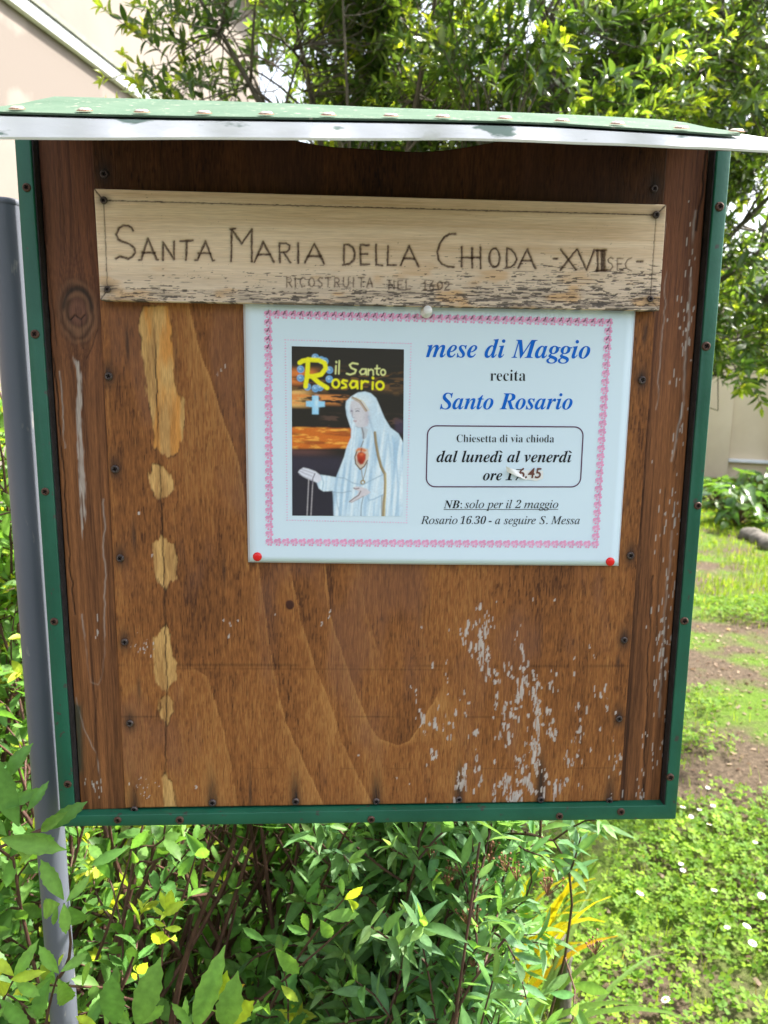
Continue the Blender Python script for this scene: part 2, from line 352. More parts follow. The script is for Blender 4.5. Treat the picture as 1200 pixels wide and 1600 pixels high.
A0 = at(1105, 742, 11.3); A0[2] = 0; ang = math.radians(90+24)      # recessed cream facade at the end of the lawn
f2, d2, n2 = wall_frame(A0, ang)
ann = empty('annexe', f2(2, -1, 0)); tag(ann, 'low cream building with flat pilasters at the far end of the lawn', 'building')
HZ = 3.1
b = MB(); wbox(b, f2, -4.0, 6.5, -4.0, 0.0, -.05, HZ); b.build('wall', M['plaster2'], ann)
for a in (-3.2, -2.13, -1.06, .0, 1.0, 2.0, 3.0, 4.0):
    b = MB(); wbox(b, f2, a-.12, a+.28, .002, .11, 0, HZ-.25); o = b.build('pilaster', M['plaster2'], ann); bevel(o, .008)
for a in (-2.92, -1.85, -.78, .28, 1.28, 2.28, 3.28):
    b = MB(); wbox(b, f2, a+.005, a+.59, .002, .09, .26, .31); o = b.build('ledge', M['white'], ann); bevel(o, .006)
b = MB(); wbox(b, f2, -4.1, 6.6, .002, .12, HZ-.24, HZ-.02); b.build('cornice', M['white'], ann)
b = MB(); wbox(b, f2, -4.3, 6.8, -4.3, .3, HZ+.002, HZ+.15); b.build('roof', M['stone'], ann)
# thin black rail ending behind the post
b = MB(); p = at(9, 546, .40); b.tube([p+np.array([-1.1, .12, .03]), p], .0045, 10); b.tube([p+np.array([-1.1, .12, .05]), p+np.array([-1.1, .12, -1.55])], .012, 10)
o = b.build('handrail', M['blackmetal'], None, True); tag(o, 'thin black metal handrail that ends behind the grey post', 'handrail')

# ------------------------------------------------------------------ the notice board
YF, YP, YK, YS, YN = 0.0, 0.0075, 0.0098, 0.0062, -0.0045    # front faces: frame, plywood, planks, poster sheet, name board
board = empty('notice_board', (0, 0.01, 1.12))
tag(board, 'brown wooden notice board in a green metal frame under a small tin roof', 'notice board')

def line_at(p, q, y): t = (y-p[1])/(q[1]-p[1]); return (p[0]+t*(q[0]-p[0]), y)
oL, oR = ((22, 215), (95, 1292)), ((1143, 235), (1056, 1280)); iL, iR = ((48, 231), (117, 1275)), ((1121, 234), (1040, 1259))
fo = [line_at(*oL, 180), (95, 1292), (1056, 1280), line_at(*oR, 205), line_at(*iR, 205), (1040, 1259), (117, 1275), line_at(*iL, 180)]
mb = MB(); mb.prism(bd(fo, YF), YF, 0.027); frame = mb.build('frame', M['green'], board); bevel(frame, 0.0009, 2)

# --- boards: colour functions work in metres on the board face
def grain(X, Z, seed, fine=0.0007, mid=0.006, lz=0.05):
    g1 = fbm(X/fine, Z/(lz*0.35), seed, 3); g2 = fbm(X/mid, Z/(lz*4), seed+5, 4); return g1, g2
A_, B_, C_ = np.array([0.060, 0.021, 0.008]), np.array([0.262, 0.098, 0.027]), np.array([0.43, 0.205, 0.062])
PSC = [(170,588),(180,733),(188,872),(195,1003),(203,1130),(210,1265),(332,1254),(462,1252),(588,1252),(717,1249),(845,1249),(952,1251),(163,272),(1022,295),(1003,594),(985,868),(975,1000),(967,1123)]
STREAK = [(199,538,26,3,.8),(209,838,26,4,.7),(350,893,20,2.5,.6),(217,1077,24,3,.6),(391,1240,36,2.5,.7),(1008,522,20,3,.7),(980,786,10,3,.5),(966,1034,10,3,.8),(275,560,40,2.5,.35),(322,620,8,1.2,.5),(305,618,8,1.2,.5),(845,1215,45,7,.75),(717,1215,30,4,.5),(655,960,30,2,.3),(560,940,26,1.5,.3)]
LIGHTP = [
 [(223,478),(217,506),(222,559),(229,606),(238,665),(242,700),(252,710),(265,716),(279,705),(287,680),(289,650),(286,625),(277,612),(272,585),(271,545),(268,510),(262,478)],
 [(240,724),(253,728),(263,737),(272,752),(272,764),(262,773),(249,783),(237,766),(231,748)],
 [(252,836),(262,846),(271,849),(276,860),(277,885),(275,903),(266,910),(257,924),(247,908),(242,896),(240,868),(241,849)],
 [(257,975),(265,984),(268,1024),(277,1037),(275,1058),(267,1072),(260,1083),(245,1067),(238,1023),(241,997)],
 [(260,1085),(271,1096),(272,1112),(259,1136),(248,1113),(250,1094)],
 [(257,1207),(268,1222),(277,1264),(255,1264),(253,1217)]]
CRACK = [(240,470),(241,520),(244,605),(247,690),(251,780),(254,840),(257,920),(258,1000),(261,1083),(259,1150),(258,1210)]
EDGES = [  # cathedral veneer edges, light rim on the left side, darker to the right: (polyline, light, dark)
 ([(293,470),(303,510),(314,552),(332,606),(352,664),(370,712),(380,760),(386,830),(388,890)], .9, 1.0),
 ([(404,880),(414,960),(430,1060),(447,1130),(478,1198),(508,1262)], .8, .8),
 ([(452,880),(468,960),(492,1040),(516,1100),(534,1160),(560,1215),(585,1262)], .55, .7),
 ([(508,880),(515,960),(538,1030),(556,1080),(580,1138),(594,1155),(622,1165),(640,1158),(652,1140),(668,1112),(680,1092)], .9, .8),
 ([(680,1092),(698,1112),(706,1173),(714,1264)], .4, -.5),
 ([(277,1095),(288,1060),(300,1043)], .4, -.5),
 ([(300,1043),(323,1057),(333,1087),(347,1133),(368,1230),(372,1262)], .5, .6),
 ([(560,880),(572,960),(600,1040)], .2, .4), ([(858,930),(852,1040),(836,1140),(830,1262)], .3, -.6), ([(905,1010),(890,1120),(900,1170),(885,1262)], .25, .4)]
CL = [(490,190),(495,215),(465,215),(465,285),(470,300),(485,340),(500,395),(530,390),(570,385),(622,390),(625,425),(655,440),(668,410),(720,410),(600,460),(590,480),(570,510),(555,560),(550,610),(690,520),(700,570),(660,570),(662,620),(640,650),(655,690),(665,720),(540,760),(595,720),(640,780),(580,800),(600,815),(720,580),(780,690),(770,775),(262,565),(285,545),(312,545),(350,565),(450,600),(400,490),(398,760),(402,790),(460,720),(520,480),(530,500),(800,620),(820,545),(300,680),(690,770),(625,690),(630,740),(520,780),(610,300),(900,455),(945,690),(510,830),(415,250),(440,300)]
CL = [(540+.45*a, 880+.45*b) for a, b in CL]
def ply_colour(X, Z, s, t):
    g1, g2 = grain(X, Z, 3, .0007, .006, .022)
    broad = fbm(X/0.05, Z/0.22, 31, 3)
    pores = sst(.60, .72, fbm(X/.00055, Z/.007, 19, 3))
    f = np.clip(0.56+(g1-.5)*.75-.25*pores*(.4+fbm(X/.02, Z/.03, 20, 2))+(g2-.5)*0.30+(broad-.5)*0.8, 0, 1)
    D = (0.5-g1)*0.00012+pores*.00012
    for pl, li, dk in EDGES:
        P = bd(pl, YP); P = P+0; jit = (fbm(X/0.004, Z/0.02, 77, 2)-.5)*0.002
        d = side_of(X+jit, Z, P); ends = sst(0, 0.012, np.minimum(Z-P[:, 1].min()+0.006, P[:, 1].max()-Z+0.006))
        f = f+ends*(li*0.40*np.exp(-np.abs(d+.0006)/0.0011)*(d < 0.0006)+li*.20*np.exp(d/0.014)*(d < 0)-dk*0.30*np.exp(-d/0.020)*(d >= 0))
    # the panel grows lighter towards its foot
    f = f+0.10*sst(0.25, 0.02, Z-1.12)
    f = np.clip(f, 0, 1.15)
    C = np.where((f < .55)[..., None], lerp(A_, B_, (f/.55)[..., None]), lerp(B_, C_, ((f-.55)/.6)[..., None]))
    hue = fbm(X/0.03, Z/0.08, 91, 3); C = mixc(C, [0.20, 0.088, 0.05], 0.45*sst(.5, .75, hue))
    # strip behind and above the name plank is much darker than the rest
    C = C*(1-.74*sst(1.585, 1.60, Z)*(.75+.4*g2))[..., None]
    for y0, wd, a in [(1040, 0.0012, .35), (1046, .0007, .25), (1120, 0.0008, .4), (1201, .0006, .3), (665, .0006, .2), (610, .0008, .15)]:
        z0 = bd([(560, y0)], YP)[0, 1]; C = C*(1-a*np.exp(-((Z-z0+.001*np.sin(X*9))/wd)**2)*sst(.42, .6, fbm(X/.05, Z*0, 12+y0, 2)))[..., None]
    for k, pl in enumerate(LIGHTP):
        P = bd(pl, YP); m = sst(0.0006, -0.0009, sdf(X+(fbm(X/.002, Z/.008, 5, 3)-.5)*.005, Z+(fbm(X/.0014, Z/.03, 6, 3)-.5)*.004, P)); m = m*(.62+.38*sst(.3, .55, fbm(X/.004, Z/.03, 13+k, 3)))
        base = lerp(np.array([0.42, 0.235, 0.078]), np.array([0.66, 0.40, 0.145]), np.clip(.5+(g1-.5)*1.3+(g2-.5)*1.6, 0, 1)[..., None])
        if k in (0, 5): base = mixc(base, [0.62, 0.25, 0.045], 0.75*sst(.47, .68, fbm(X/.008, Z/.05, 44, 3)))
        rim = np.exp(-(sdf(X+(fbm(X/.002, Z/.008, 5, 3)-.5)*.006, Z, P)/.0007)**2)*sst(.42, .62, fbm(X/.006, Z/.012, 23+k, 2)); C = C*(1-m[..., None])+base*m[..., None]; C = C*(1-.55*rim)[..., None]; D = D+m*0.0005
    P = bd(CRACK, YP); jit = (fbm(X*0, Z/.006, 8, 3)-.5)*.0016; d = poly_dist(X+jit, Z, P); m = np.exp(-(d/.0005)**2)*sst(.30, .5, fbm(X*0, Z/.03, 6, 2)+.15)
    C = mixc(C, [0.012, 0.006, 0.004], m*.95); D = D+m*.0008
    for px, py, hh, ww, a in STREAK:
        c = bd([(px, py)], YP)[0]; hh, ww = hh*.00052, ww*.00052
        m = a*np.exp(-((X-c[0])/ww)**2-((Z-c[1])/hh)**2)*(.55+.9*g1); C = mixc(C, [0.02, 0.016, 0.015], np.clip(m, 0, 1))
    for px, py in PSC:
        c = bd([(px, py)], YP)[0]; dx, dz = X-c[0], Z-c[1]
        up = 1.0 if py < 1200 else 2.2
        m = .92*np.exp(-(dx/.0048)**2-np.where(dz > 0, dz/(.011*up), dz/.008)**2)*(.45+g1); C = mixc(C, [0.018, 0.014, 0.013], np.clip(m, 0, 1))
    c = bd([(453, 945)], YP)[0]; d = np.hypot((X-c[0])/1.0, (Z-c[1])/1.15); C = mixc(C, [0.06, 0.02, 0.012], sst(.0042, .003, d)); D = D-.0004*sst(.0045, .002, d)
    # flakes of old whitish paint
    r = np.random.default_rng(21); W = np.zeros(X.shape); 
    def fleck(px, py, hw, hh, rot=0.0):
        nonlocal W
        c = bd([(px, py)], YP)[0]; hw *= .00052; hh *= .00052
        x0, x1 = c[0]-hw*4, c[0]+hw*4; 
        sel = (np.abs(X-c[0]) < hw*4) & (np.abs(Z-c[1]) < hh*1.8)
        if not sel.any(): return
        xs, zs = X[sel]-c[0], Z[sel]-c[1]
        e = (xs+rot*zs+(fbm(xs/.0012+px, zs/.004+py, 9, 2)-.5)*.0022)/hw; q = e*e+(zs/hh)**2
        W[sel] = np.maximum(W[sel], sst(1.15, .75, q))
    for cx, cy in CL:
        for _ in range(5): fleck(cx+r.normal(0, 6), cy+r.normal(0, 11), abs(r.normal(1.3, .6))+.5, r.uniform(2.5, 9))
    for _ in range(80):
        x = r.uniform(640, 970); y = r.uniform(930, 1258); fleck(x, y, r.uniform(.5, 1.2), r.uniform(2, 7))
    for cx, cy in [(838,1170),(842,1130),(828,1225),(836,1085),(815,1075),(757,1020),(752,1005),(721,1215),(812,1250),(800,1245),(790,1225),(870,1230)]:
        for _ in range(7): fleck(cx+r.normal(0, 4), cy+r.normal(0, 12), r.uniform(1.2, 2.8), r.uniform(5, 14))
    for cx, cy in [(349,969),(360,976),(372,970),(358,993),(430,960),(514,965),(516,955),(502,975),(340,585),(352,572),(345,578),(216,802),(238,868),(216,985),(306,1230),(214,1228),(560,1180),(172,880),(620,1215),(640,1225),(455,938)]:
        fleck(cx, cy, r.uniform(.7, 1.6), r.uniform(2, 5), r.uniform(-.3, .3))
    for _ in range(26): fleck(r.normal(222, 9), r.normal(1012, 7), r.uniform(.4, .9), r.uniform(1, 3))
    for _ in range(22): fleck(r.normal(222, 9), r.normal(1228, 8), r.uniform(.4, .9), r.uniform(1, 3))
    W = W*sst(.2, .42, fbm(X/.0009, Z/.006, 15, 2)); pale = lerp(np.array([0.36, 0.30, 0.26]), np.array([0.56, 0.50, 0.46]), fbm(X/.002, Z/.01, 18, 3)[..., None])
    C = C*(1-W[..., None])+pale*W[..., None]; D = D-W*.00018
    return np.clip(C, 0.004, 1), D
plyq = bd([(144, 226), (1043, 230), (968, 1251), (196, 1262)], YP)
plyq[1, 1] = plyq[0, 1] = 1.12+0.5620
XA, XB = at(385, 232, YP)[0], at(900, 232, YP)[0]
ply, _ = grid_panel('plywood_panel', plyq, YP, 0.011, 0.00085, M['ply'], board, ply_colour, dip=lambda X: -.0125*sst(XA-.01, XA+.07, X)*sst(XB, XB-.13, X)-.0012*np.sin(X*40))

def plank_colour(knot=None, seed=0, streaks=(), cracks=(), flecks=(), green=None):
    def fn(X, Z, s, t):
        x = X.copy(); ring = 0
        if knot:
            kx, kz = bd([knot], YK)[0]; dx, dz = X-kx, Z-kz
            r2 = (dx/.011)**2+(dz/.017)**2
            x = X+np.sign(dx)*.010*np.exp(-np.abs(dx)/.02)*np.exp(-(dz/.034)**2)*-1
            ring = sst(3.2, .6, r2)
        g1, g2 = grain(x, Z, seed, .0006, .004, .09); broad = fbm(x/.012, Z/.4, seed+3, 3)
        f = np.clip(.46+(g1-.5)*.9+(g2-.5)*1.3+(broad-.5)*.9, 0, 1)
        C = lerp(np.array([0.046, 0.017, 0.008]), np.array([0.275, 0.108, 0.038]), f[..., None]); D = (.5-g1)*.0002
        # reddish, darker tone growing towards the top of the plank
        C = mixc(C, [0.125, 0.046, 0.034], .5*sst(1.43, 1.62, Z)*(.4+.8*g2))
        if knot:
            rr = np.sqrt(r2); k = np.sin(rr*13+6*fbm(X/.01, Z/.01, 4, 2))*.5+.5
            C = np.where((ring > 0)[..., None], mixc(C, lerp(np.array([.07, .032, .02]), np.array([.22, .105, .055]), k[..., None]).mean(-1, keepdims=True)*np.array([1.5, .75, .42]), ring*.85), C)
            C = mixc(C, [.02, .014, .012], .8*np.exp(-((rr-1.0)/.12)**2)*sst(-.002, .004, dz)); C = mixc(C, [.15, .062, .042], .7*sst(.75, .5, rr))
        for pl, wd, col, a in streaks:
            P = bd(pl, YK); q = sst(.0006, -.0008, sdf(X+(fbm(X/.0015, Z/.01, 7, 3)-.5)*.003, Z, P))*sst(.22, .5, fbm(X/.0012, Z/.02, 11, 3)); C = mixc(C, col, a*q)
        for pl, wd, col, a in cracks:
            d = poly_dist(X+(fbm(X*0, Z/.012, len(pl)+seed, 3)-.5)*.003, Z, bd(pl, YK)); m = a*np.exp(-(d/wd)**2)*sst(.3, .55, fbm(X*0, Z/.02, seed+41, 2)+.18); C = mixc(C, col, m)
            if col[0] < .05: D = D+m*.0012
        W = np.zeros(X.shape); r = np.random.default_rng(seed)
        for px, py, n, sx, sy in flecks:
            for _ in range(n):
                c = bd([(px+r.normal(0, sx), py+r.normal(0, sy))], YK)[0]; hw = r.uniform(.4, 1.3)*.00052; hh = r.uniform(2, 9)*.00052
                sel = (np.abs(X-c[0]) < hw*3) & (np.abs(Z-c[1]) < hh*1.6)
                if sel.any(): W[sel] = np.maximum(W[sel], sst(1.1, .7, ((X[sel]-c[0])/hw)**2+((Z[sel]-c[1])/hh)**2))
        C = mixc(C, [.46, .41, .37], W*.9)
        if green:
            P = bd(green, YK); m = .75*np.exp(-np.maximum(sdf(X, Z, P), 0)/.002)*sst(.25, .5, g1+.1); C = mixc(C, [.012, .05, .038], m)
        return np.clip(C, .004, 1), D
    return fn
PALE = [.44, .38, .33]; DK = [.012, .007, .006]
lq = bd([(60, 222), (152, 222), (200, 1263), (127, 1265)], YK); lq[0, 1] = lq[1, 1] = 1.12+.5600
left, _ = grid_panel('side_plank', lq, YK, 0.02, 0.0008, M['ply'], board, plank_colour((122, 487), 11,
    streaks=[([(118,560),(121,590),(119,640),(120,700),(123,760),(129,850),(134,800),(133,740),(128,660),(127,590),(123,565)], 0, PALE, .85), ([(113,555),(118,575),(121,590),(122,570)], 0, PALE, .6)],
    cracks=[([(84,560),(92,650),(100,760),(108,880),(116,960)], .0005, DK, .9), ([(92,580),(98,640),(101,700)], .0005, PALE, .7), ([(128,960),(134,1020),(143,1066),(155,1070),(162,1050),(164,900),(162,780)], .0006, PALE, .55),
            ([(118,1090),(132,1140),(150,1180),(160,1240)], .0005, PALE, .5), ([(150,1000),(150,1120),(146,1230)], .0004, DK, .5), ([(110,500),(118,492),(126,499),(134,492)], .0005, DK, .9), ([(126,499),(128,520),(127,545)], .0004, DK, .6),
            ([(76,420),(82,480),(86,540)], .0005, DK, .5), ([(95,250),(98,330),(100,400)], .0004, DK, .4), ([(134,560),(142,540),(152,515)], .0005, DK, .5), ([(80,770),(92,900),(104,1050),(112,1180)], .0006, PALE, .45), ([(66,300),(72,420),(78,520)], .0005, DK, .6)],
    flecks=[(155,1235,8,4,8),(140,1222,4,10,5),(150,980,4,4,20)], green=[(112,1098),(124,1105),(126,1200),(120,1215),(116,1180)]))
rq = bd([(1036, 222), (1108, 222), (1030, 1252), (964, 1256)], YK); rq[0, 1] = rq[1, 1] = 1.12+.5600
right, _ = grid_panel('side_plank', rq, YK, 0.02, 0.0008, M['ply'], board, plank_colour(None, 23,
    cracks=[([(1105,235),(1098,300),(1090,360)], .0009, DK, .95), ([(1062,640),(1050,760)], .0005, DK, .7), ([(1040,330),(1040,420),(1036,520),(1026,640)], .0005, PALE, .5), ([(1086,330),(1080,420),(1074,520),(1066,640),(1050,720)], .0009, PALE, .55),
            ([(1020,900),(1012,1040),(1005,1250)], .0006, DK, .9), ([(1040,760),(1030,900),(1024,1000)], .0005, DK, .5), ([(1012,640),(1002,800),(996,960)], .0004, DK, .6), ([(1050,830),(1038,960),(1028,1120)], .0009, PALE, .35)],
    flecks=[(1058,800,30,10,60),(1040,900,34,10,70),(1030,1040,26,10,60),(1075,480,22,8,70),(1060,600,16,10,60),(1010,1180,18,10,50),(1035,1180,12,6,50),(1036,980,10,3,20),(1072,520,10,3,20),(990,1240,10,12,8)]))
# dark backing behind the joints
mb = MB(); bq = bd([(30, 240), (1135, 240), (1050, 1286), (100, 1288)], YF); bq[:2, 1] = 1.12+.546
mb.prism([bq[3], bq[2], bq[1], bq[0]], 0.0298, 0.034); mb.build('backing_board', M['recess'], board)
# black strips added inside the frame to paint in its shade and grime
for p, q, sx in ((iL[0], iL[1], 1), (iR[0], iR[1], -1)):
    e0, e1 = bd([line_at(p, q, 200 if sx > 0 else 215), q], YF); mb = MB(); mb.prism([(e1[0]+sx*.0002, e1[1]), (e1[0]+sx*.0011, e1[1]), (e0[0]+sx*.0011, e0[1]), (e0[0]+sx*.0002, e0[1])], .0016, .0120); mb.build('mastic_seal', M['mastic'], board)
# grey weathered ledge in the bottom channel
mb = MB(); lg = bd([(118, 1273), (1040, 1258), (1040, 1275), (118, 1290)], 0.002)
mb.prism([lg[3], lg[2], lg[1], lg[0]], 0.0030, 0.0075); lo_ = mb.build('bottom_ledge', M['oldwood'], board)

# --- screws
def screw_mesh(name, r, mats):
    b = MB(); b.lathe([(r*1.0, 0), (r*.98, r*.22), (r*.80, r*.42), (r*.62, r*.50), (r*.50, r*.34), (0.0001, r*.14)], (0, 0, 0), (0, -1, 0), 18, 0)
    for a in (0.0, math.pi/2):
        c, s = math.cos(a), math.sin(a); q = [(-.5, -.13), (.5, -.13), (.5, .13), (-.5, .13)]
        b.add([((x*c-z*s)*r, -r*(.515+.004*(a > 0)), (x*s+z*c)*r) for x, z in q], [(0, 1, 2, 3)], 1)
    o = b.build(name, mats); o.data.polygons.foreach_set('use_smooth', np.ones(len(o.data.polygons), bool)); return o
def put_screws(pts, Y, proto, parent):
    for i, (px, py) in enumerate(pts):
        o = proto if i == 0 else proto.copy()
        if i: COL.objects.link(o)
        o.parent = parent; p = at(px, py, Y); o.location = p; o.rotation_euler = (rnd.uniform(-.08, .08), rnd.uniform(0, 6.3), rnd.uniform(-.08, .08)); k = rnd.uniform(.92, 1.08); o.scale = (k, k, k)
put_screws([(42,293),(55,522),(71,768),(85,971),(106,1225),(184,1281),(281,1281),(580,1280),(874,1275),(970,1268),(1124,323),(1103,541),(1090,790),(1069,970),(1047,1214)], YF+.0001, screw_mesh('screw', .0034, [M['rust'], M['recess']]), frame)
put_screws(PSC, YP, screw_mesh('screw', .0031, [M['screw_dark'], M['recess']]), ply)

# --- roof
def curve(pts):
    xs, ys = zip(*pts); xs = np.array(xs, float); ys = np.array(ys, float)
    def f(x):
        r = np.interp(x, xs, ys); k = 25
        return (np.interp(x-k, xs, ys)+2*r+np.interp(x+k, xs, ys))/4
    return f
ybot = curve([(-80,213),(0,214),(150,215),(300,214),(450,215),(600,216),(700,215),(780,217),(850,219),(900,222),(980,224),(1050,228),(1120,230),(1200,235),(1260,238)])
ymid = curve([(-80,178),(0,181),(150,185),(300,188),(450,190),(600,192),(750,195),(850,198),(900,201),(1000,207),(1080,212),(1130,216),(1180,217),(1260,220)])
ytop = curve([(-80,151),(0,153),(150,157),(300,161),(450,166),(600,172),(750,177),(900,182),(1050,188),(1150,193),(1260,198)])
YE, YB = -0.105, 0.034
xs = np.linspace(-45, 1228, 150)
def ruled(rows, name, mat, parent, th=0.0012, ):
    n = len(rows[0]); V = []; F = []
    for off in (0, th):
        for r in rows: V += [tuple(np.array(p)+np.array([0, off*.8, -off])) for p in r]
    m = len(rows)
    for k in (0, 1):
        for i in range(m-1):
            for j in range(n-1):
                a = k*m*n+i*n+j; q = (a, a+1, a+n+1, a+n); F.append(q if k == 0 else q[::-1])
    o_ = m*n
    for j in range(n-1): F.append((j+1, j, o_+j, o_+j+1)); a = (m-1)*n+j; F.append((a, a+1, o_+a+1, o_+a))
    for i in range(m-1): a = i*n; F.append((a, a+n, o_+a+n, o_+a)); a = i*n+n-1; F.append((a+n, a, o_+a, o_+a+n))
    o = mesh_obj(name, V, F, mat, parent); smooth_by_angle(o, 35); return o
wav = lambda x: .0016*math.sin(x*.021)+.0010*math.sin(x*.057+1)
lipb = [at(x, ybot(x), YE-.002+wav(x)) for x in xs]; lipm = [at(x, (ybot(x)+ymid(x))/2, YE-.001+wav(x)*.5) for x in xs]; lipt = [at(x, ymid(x)+1.0, YE) for x in xs]
slopeb = []
for x, p in zip(xs, lipt):
    q = at(x, ytop(x), YB); slopeb.append(np.array([p[0]+(q[0]-p[0])*.0, YB+.012, p[2]+(q[2]-p[2])*(YB+.012-YE)/(YB-YE)-.0025]))
roof = ruled([lipb, lipm, lipt, slopeb], 'roof', M['roof_white'], board)
gx = np.linspace(-45, 1177, 150); g0 = []; g1 = []; gm = []
for x in gx:
    rnd_ = max(0, (x-1152)/25.0); yb = ymid(x)-1.5
    a = at(x, yb, YE+.0005); b = at(x, ytop(x), YB)
    b = np.array([a[0], b[1], b[2]]); cut = rnd_**2*.35
    a2 = a+(b-a)*cut*.5; b2 = b+(a-b)*cut*.6
    up = np.array([0, -.0004, .0018]); g0.append(a2+up); gm.append((a2+b2)/2+up+np.array([0, 0, wav(x)*.4])); g1.append(b2+up)
strip = ruled([g0, gm, g1], 'roof_strip', M['roof_green'], roof, .0010)
RV = [(20,175),(128,179),(218,180),(318,181),(416,182),(514,184),(615,185),(697,187),(792,189),(882,192),(975,197),(1067,204),(1163,211)]
b = MB(); b.lathe([(.0041, 0), (.0040, .0007), (.0030, .0013), (.0014, .0014), (.0011, .0008), (.0002, .0008)], (0, 0, 0), (0, 0, 1), 14, 0); b.lathe([(.0052, -.0001), (.0042, .00025)], (0, 0, 0), (0, 0, 1), 14, 1)
rv = b.build('rivet', [M['rivet'], M['ruststain']])
for i, (x, y) in enumerate(RV):
    o = rv if i == 0 else rv.copy()
    if i: COL.objects.link(o)
    o.parent = strip; j = int(np.argmin(abs(gx-x))); a_, b_ = g0[j], g1[j]
    best = min((abs(pix(a_+(b_-a_)*q)[1]-y), q) for q in np.linspace(.05, .6, 23))[1]
    o.location = a_+(b_-a_)*best+np.array([0, -.0002, .0012]); sl_ = math.atan2(b_[2]-a_[2], b_[1]-a_[1]); o.rotation_euler = (sl_, 0, 0)
# roof boards under the tin, and the dark wooden cleat that carries it on each upright
und = [np.array([p[0], YE+.010, p[2]-.0035+.004]) for p in lipt[4:-6]]; und2 = [np.array([p[0], YB, q[2]-.0075]) for p, q in zip(lipt[4:-6], slopeb[4:-6])]
ruled([und, und2], 'roof_board', M['stem'], roof, .004)

# ------------------------------------------------------------------ carved name board (screwed over the panel)
s3, s4 = .3917, .3917
def z3(*p): return [(130+s3*x, 270+s3*y) for x, y in p]
def z4(*p): return [(600+s4*x, 270+s4*y) for x, y in p]
def ell(cx, cy, rx, ry, n=14): return [(cx+rx*math.cos(2*math.pi*k/n), cy+ry*math.sin(2*math.pi*k/n)) for k in range(n+1)]
BIG = [z3((198,230),(192,218),(180,211),(160,210),(143,220),(132,245),(140,265),(160,275),(185,283),(203,300),(206,318),(195,334),(180,342),(160,336),(145,333),(130,342)),
 z3((222,347),(232,346),(258,262),(293,346),(299,347)), z3((236,318),(285,318)), z3((318,347),(318,276),(362,345),(362,273)), z3((388,273),(436,269)), z3((412,272),(410,348)),
 z3((446,347),(456,346),(487,272),(516,350),(523,349)), z3((460,320),(506,321)), z3((590,353),(592,224),(632,282),(672,224),(672,354)), z3((587,224),(606,222)),
 z3((683,355),(718,275),(760,355)), z3((697,325),(745,325)), z3((784,357),(782,280),(808,280),(824,290),(822,304),(812,315),(785,318)), z3((800,318),(826,357)), z3((857,280),(857,360)),
 z3((884,358),(922,282),(961,362)), z3((897,332),(948,332)), z3((1040,366),(1040,285),(1058,285),(1076,298),(1083,320),(1080,345),(1064,361),(1036,366)), z3((1140,289),(1106,287),(1107,366),(1142,365)), z3((1106,322),(1134,324)), z3((1168,287),(1168,366),(1195,368)),
 z4((16,292),(14,368),(48,368)), z4((66,369),(100,292),(137,372)), z4((78,340),(122,342)), z4((285,243),(262,243),(240,256),(222,282),(213,315),(217,345),(232,364),(255,374),(278,375)),
 z4((310,296),(310,374)), z4((352,300),(352,378)), z4((310,338),(352,338)), z4((385,298),(385,380)), z4((352,338),(383,338)), z4(*ell(441,338,21,38)), z4((490,378),(490,300),(508,306),(524,325),(530,345),(520,364),(505,377),(486,378)),
 z4((536,379),(572,304),(603,381)), z4((550,350),(588,350)), z4((678,342),(692,342)), z4((706,306),(766,386)), z4((768,306),(704,387)), z4((772,306),(808,388),(838,308)), z4((852,308),(852,390)), z4((846,309),(886,308)), z4((848,390),(886,390)), z4((868,309),(868,390)), z4((880,309),(880,390)), z4((874,309),(874,390)),
 z4((1010,354),(1032,354))]
SMALL = [z4((914,343),(904,338),(894,345),(895,356),(908,364),(912,376),(903,388),(888,386)), z4((952,342),(930,342),(930,389),(954,389)), z4((930,364),(946,364)), z4((985,340),(970,348),(962,364),(968,382),(986,391))]
def sm(x, kind, y0=418, y1=455, z=z3):
    h = y1-y0; ym = (y0+y1)/2
    G = {'R': [[(0,h),(0,0),(14,2),(19,10),(14,18),(0,19)],[(8,19),(20,h)]], 'I': [[(0,0),(0,h)]], 'C': [[(18,3),(8,0),(0,12),(0,26),(8,h),(18,h-3)]], 'O': [ell(11,h/2,11,h/2,10)], 'S': [[(17,3),(8,0),(1,8),(5,16),(15,22),(16,31),(8,h),(0,h-4)]],
         'T': [[(0,0),(22,0)],[(11,0),(11,h)]], 'U': [[(0,0),(0,h-10),(6,h),(15,h),(20,h-10),(20,0)]], 'A': [[(0,h),(11,0),(22,h)],[(4,24),(18,24)]], 'N': [[(0,h),(0,0),(20,h),(20,0)]], 'E': [[(17,0),(0,0),(0,h),(18,h)],[(0,h/2),(13,h/2)]], 'L': [[(0,0),(0,h),(17,h)]],
         '1': [[(0,8),(8,0),(8,h)],[(0,h),(15,h)]], '6': [[(14,0),(4,14),(0,26),(5,h),(14,h-2),(17,26),(10,19),(2,22)]], '0': [ell(10,h/2,10,h/2,10)], '2': [[(0,8),(6,0),(15,3),(15,13),(0,h),(18,h)]]}
    return [z(*[(x+a, y0+b) for a, b in st]) for st in G[kind]]
for x, k in [(812,'R'),(846,'I'),(866,'C'),(900,'O'),(936,'S'),(966,'T'),(1003,'R'),(1038,'U'),(1078,'I'),(1098,'T'),(1132,'A')]: SMALL += sm(x, k)
for x, k in [(20,'N'),(56,'E'),(88,'L')]: SMALL += sm(x, k, 430, 464, z4)
for x, k in [(156,'1'),(182,'6'),(213,'0'),(243,'2')]: SMALL += sm(x, k, 433, 466, z4)
NAIL = [z3((82,110))[0], z3((97,465))[0], z4((1085,168))[0], z4((1062,503))[0]]
signq_px = [(147,295),(1041,320),(1030,485),(157,469)]
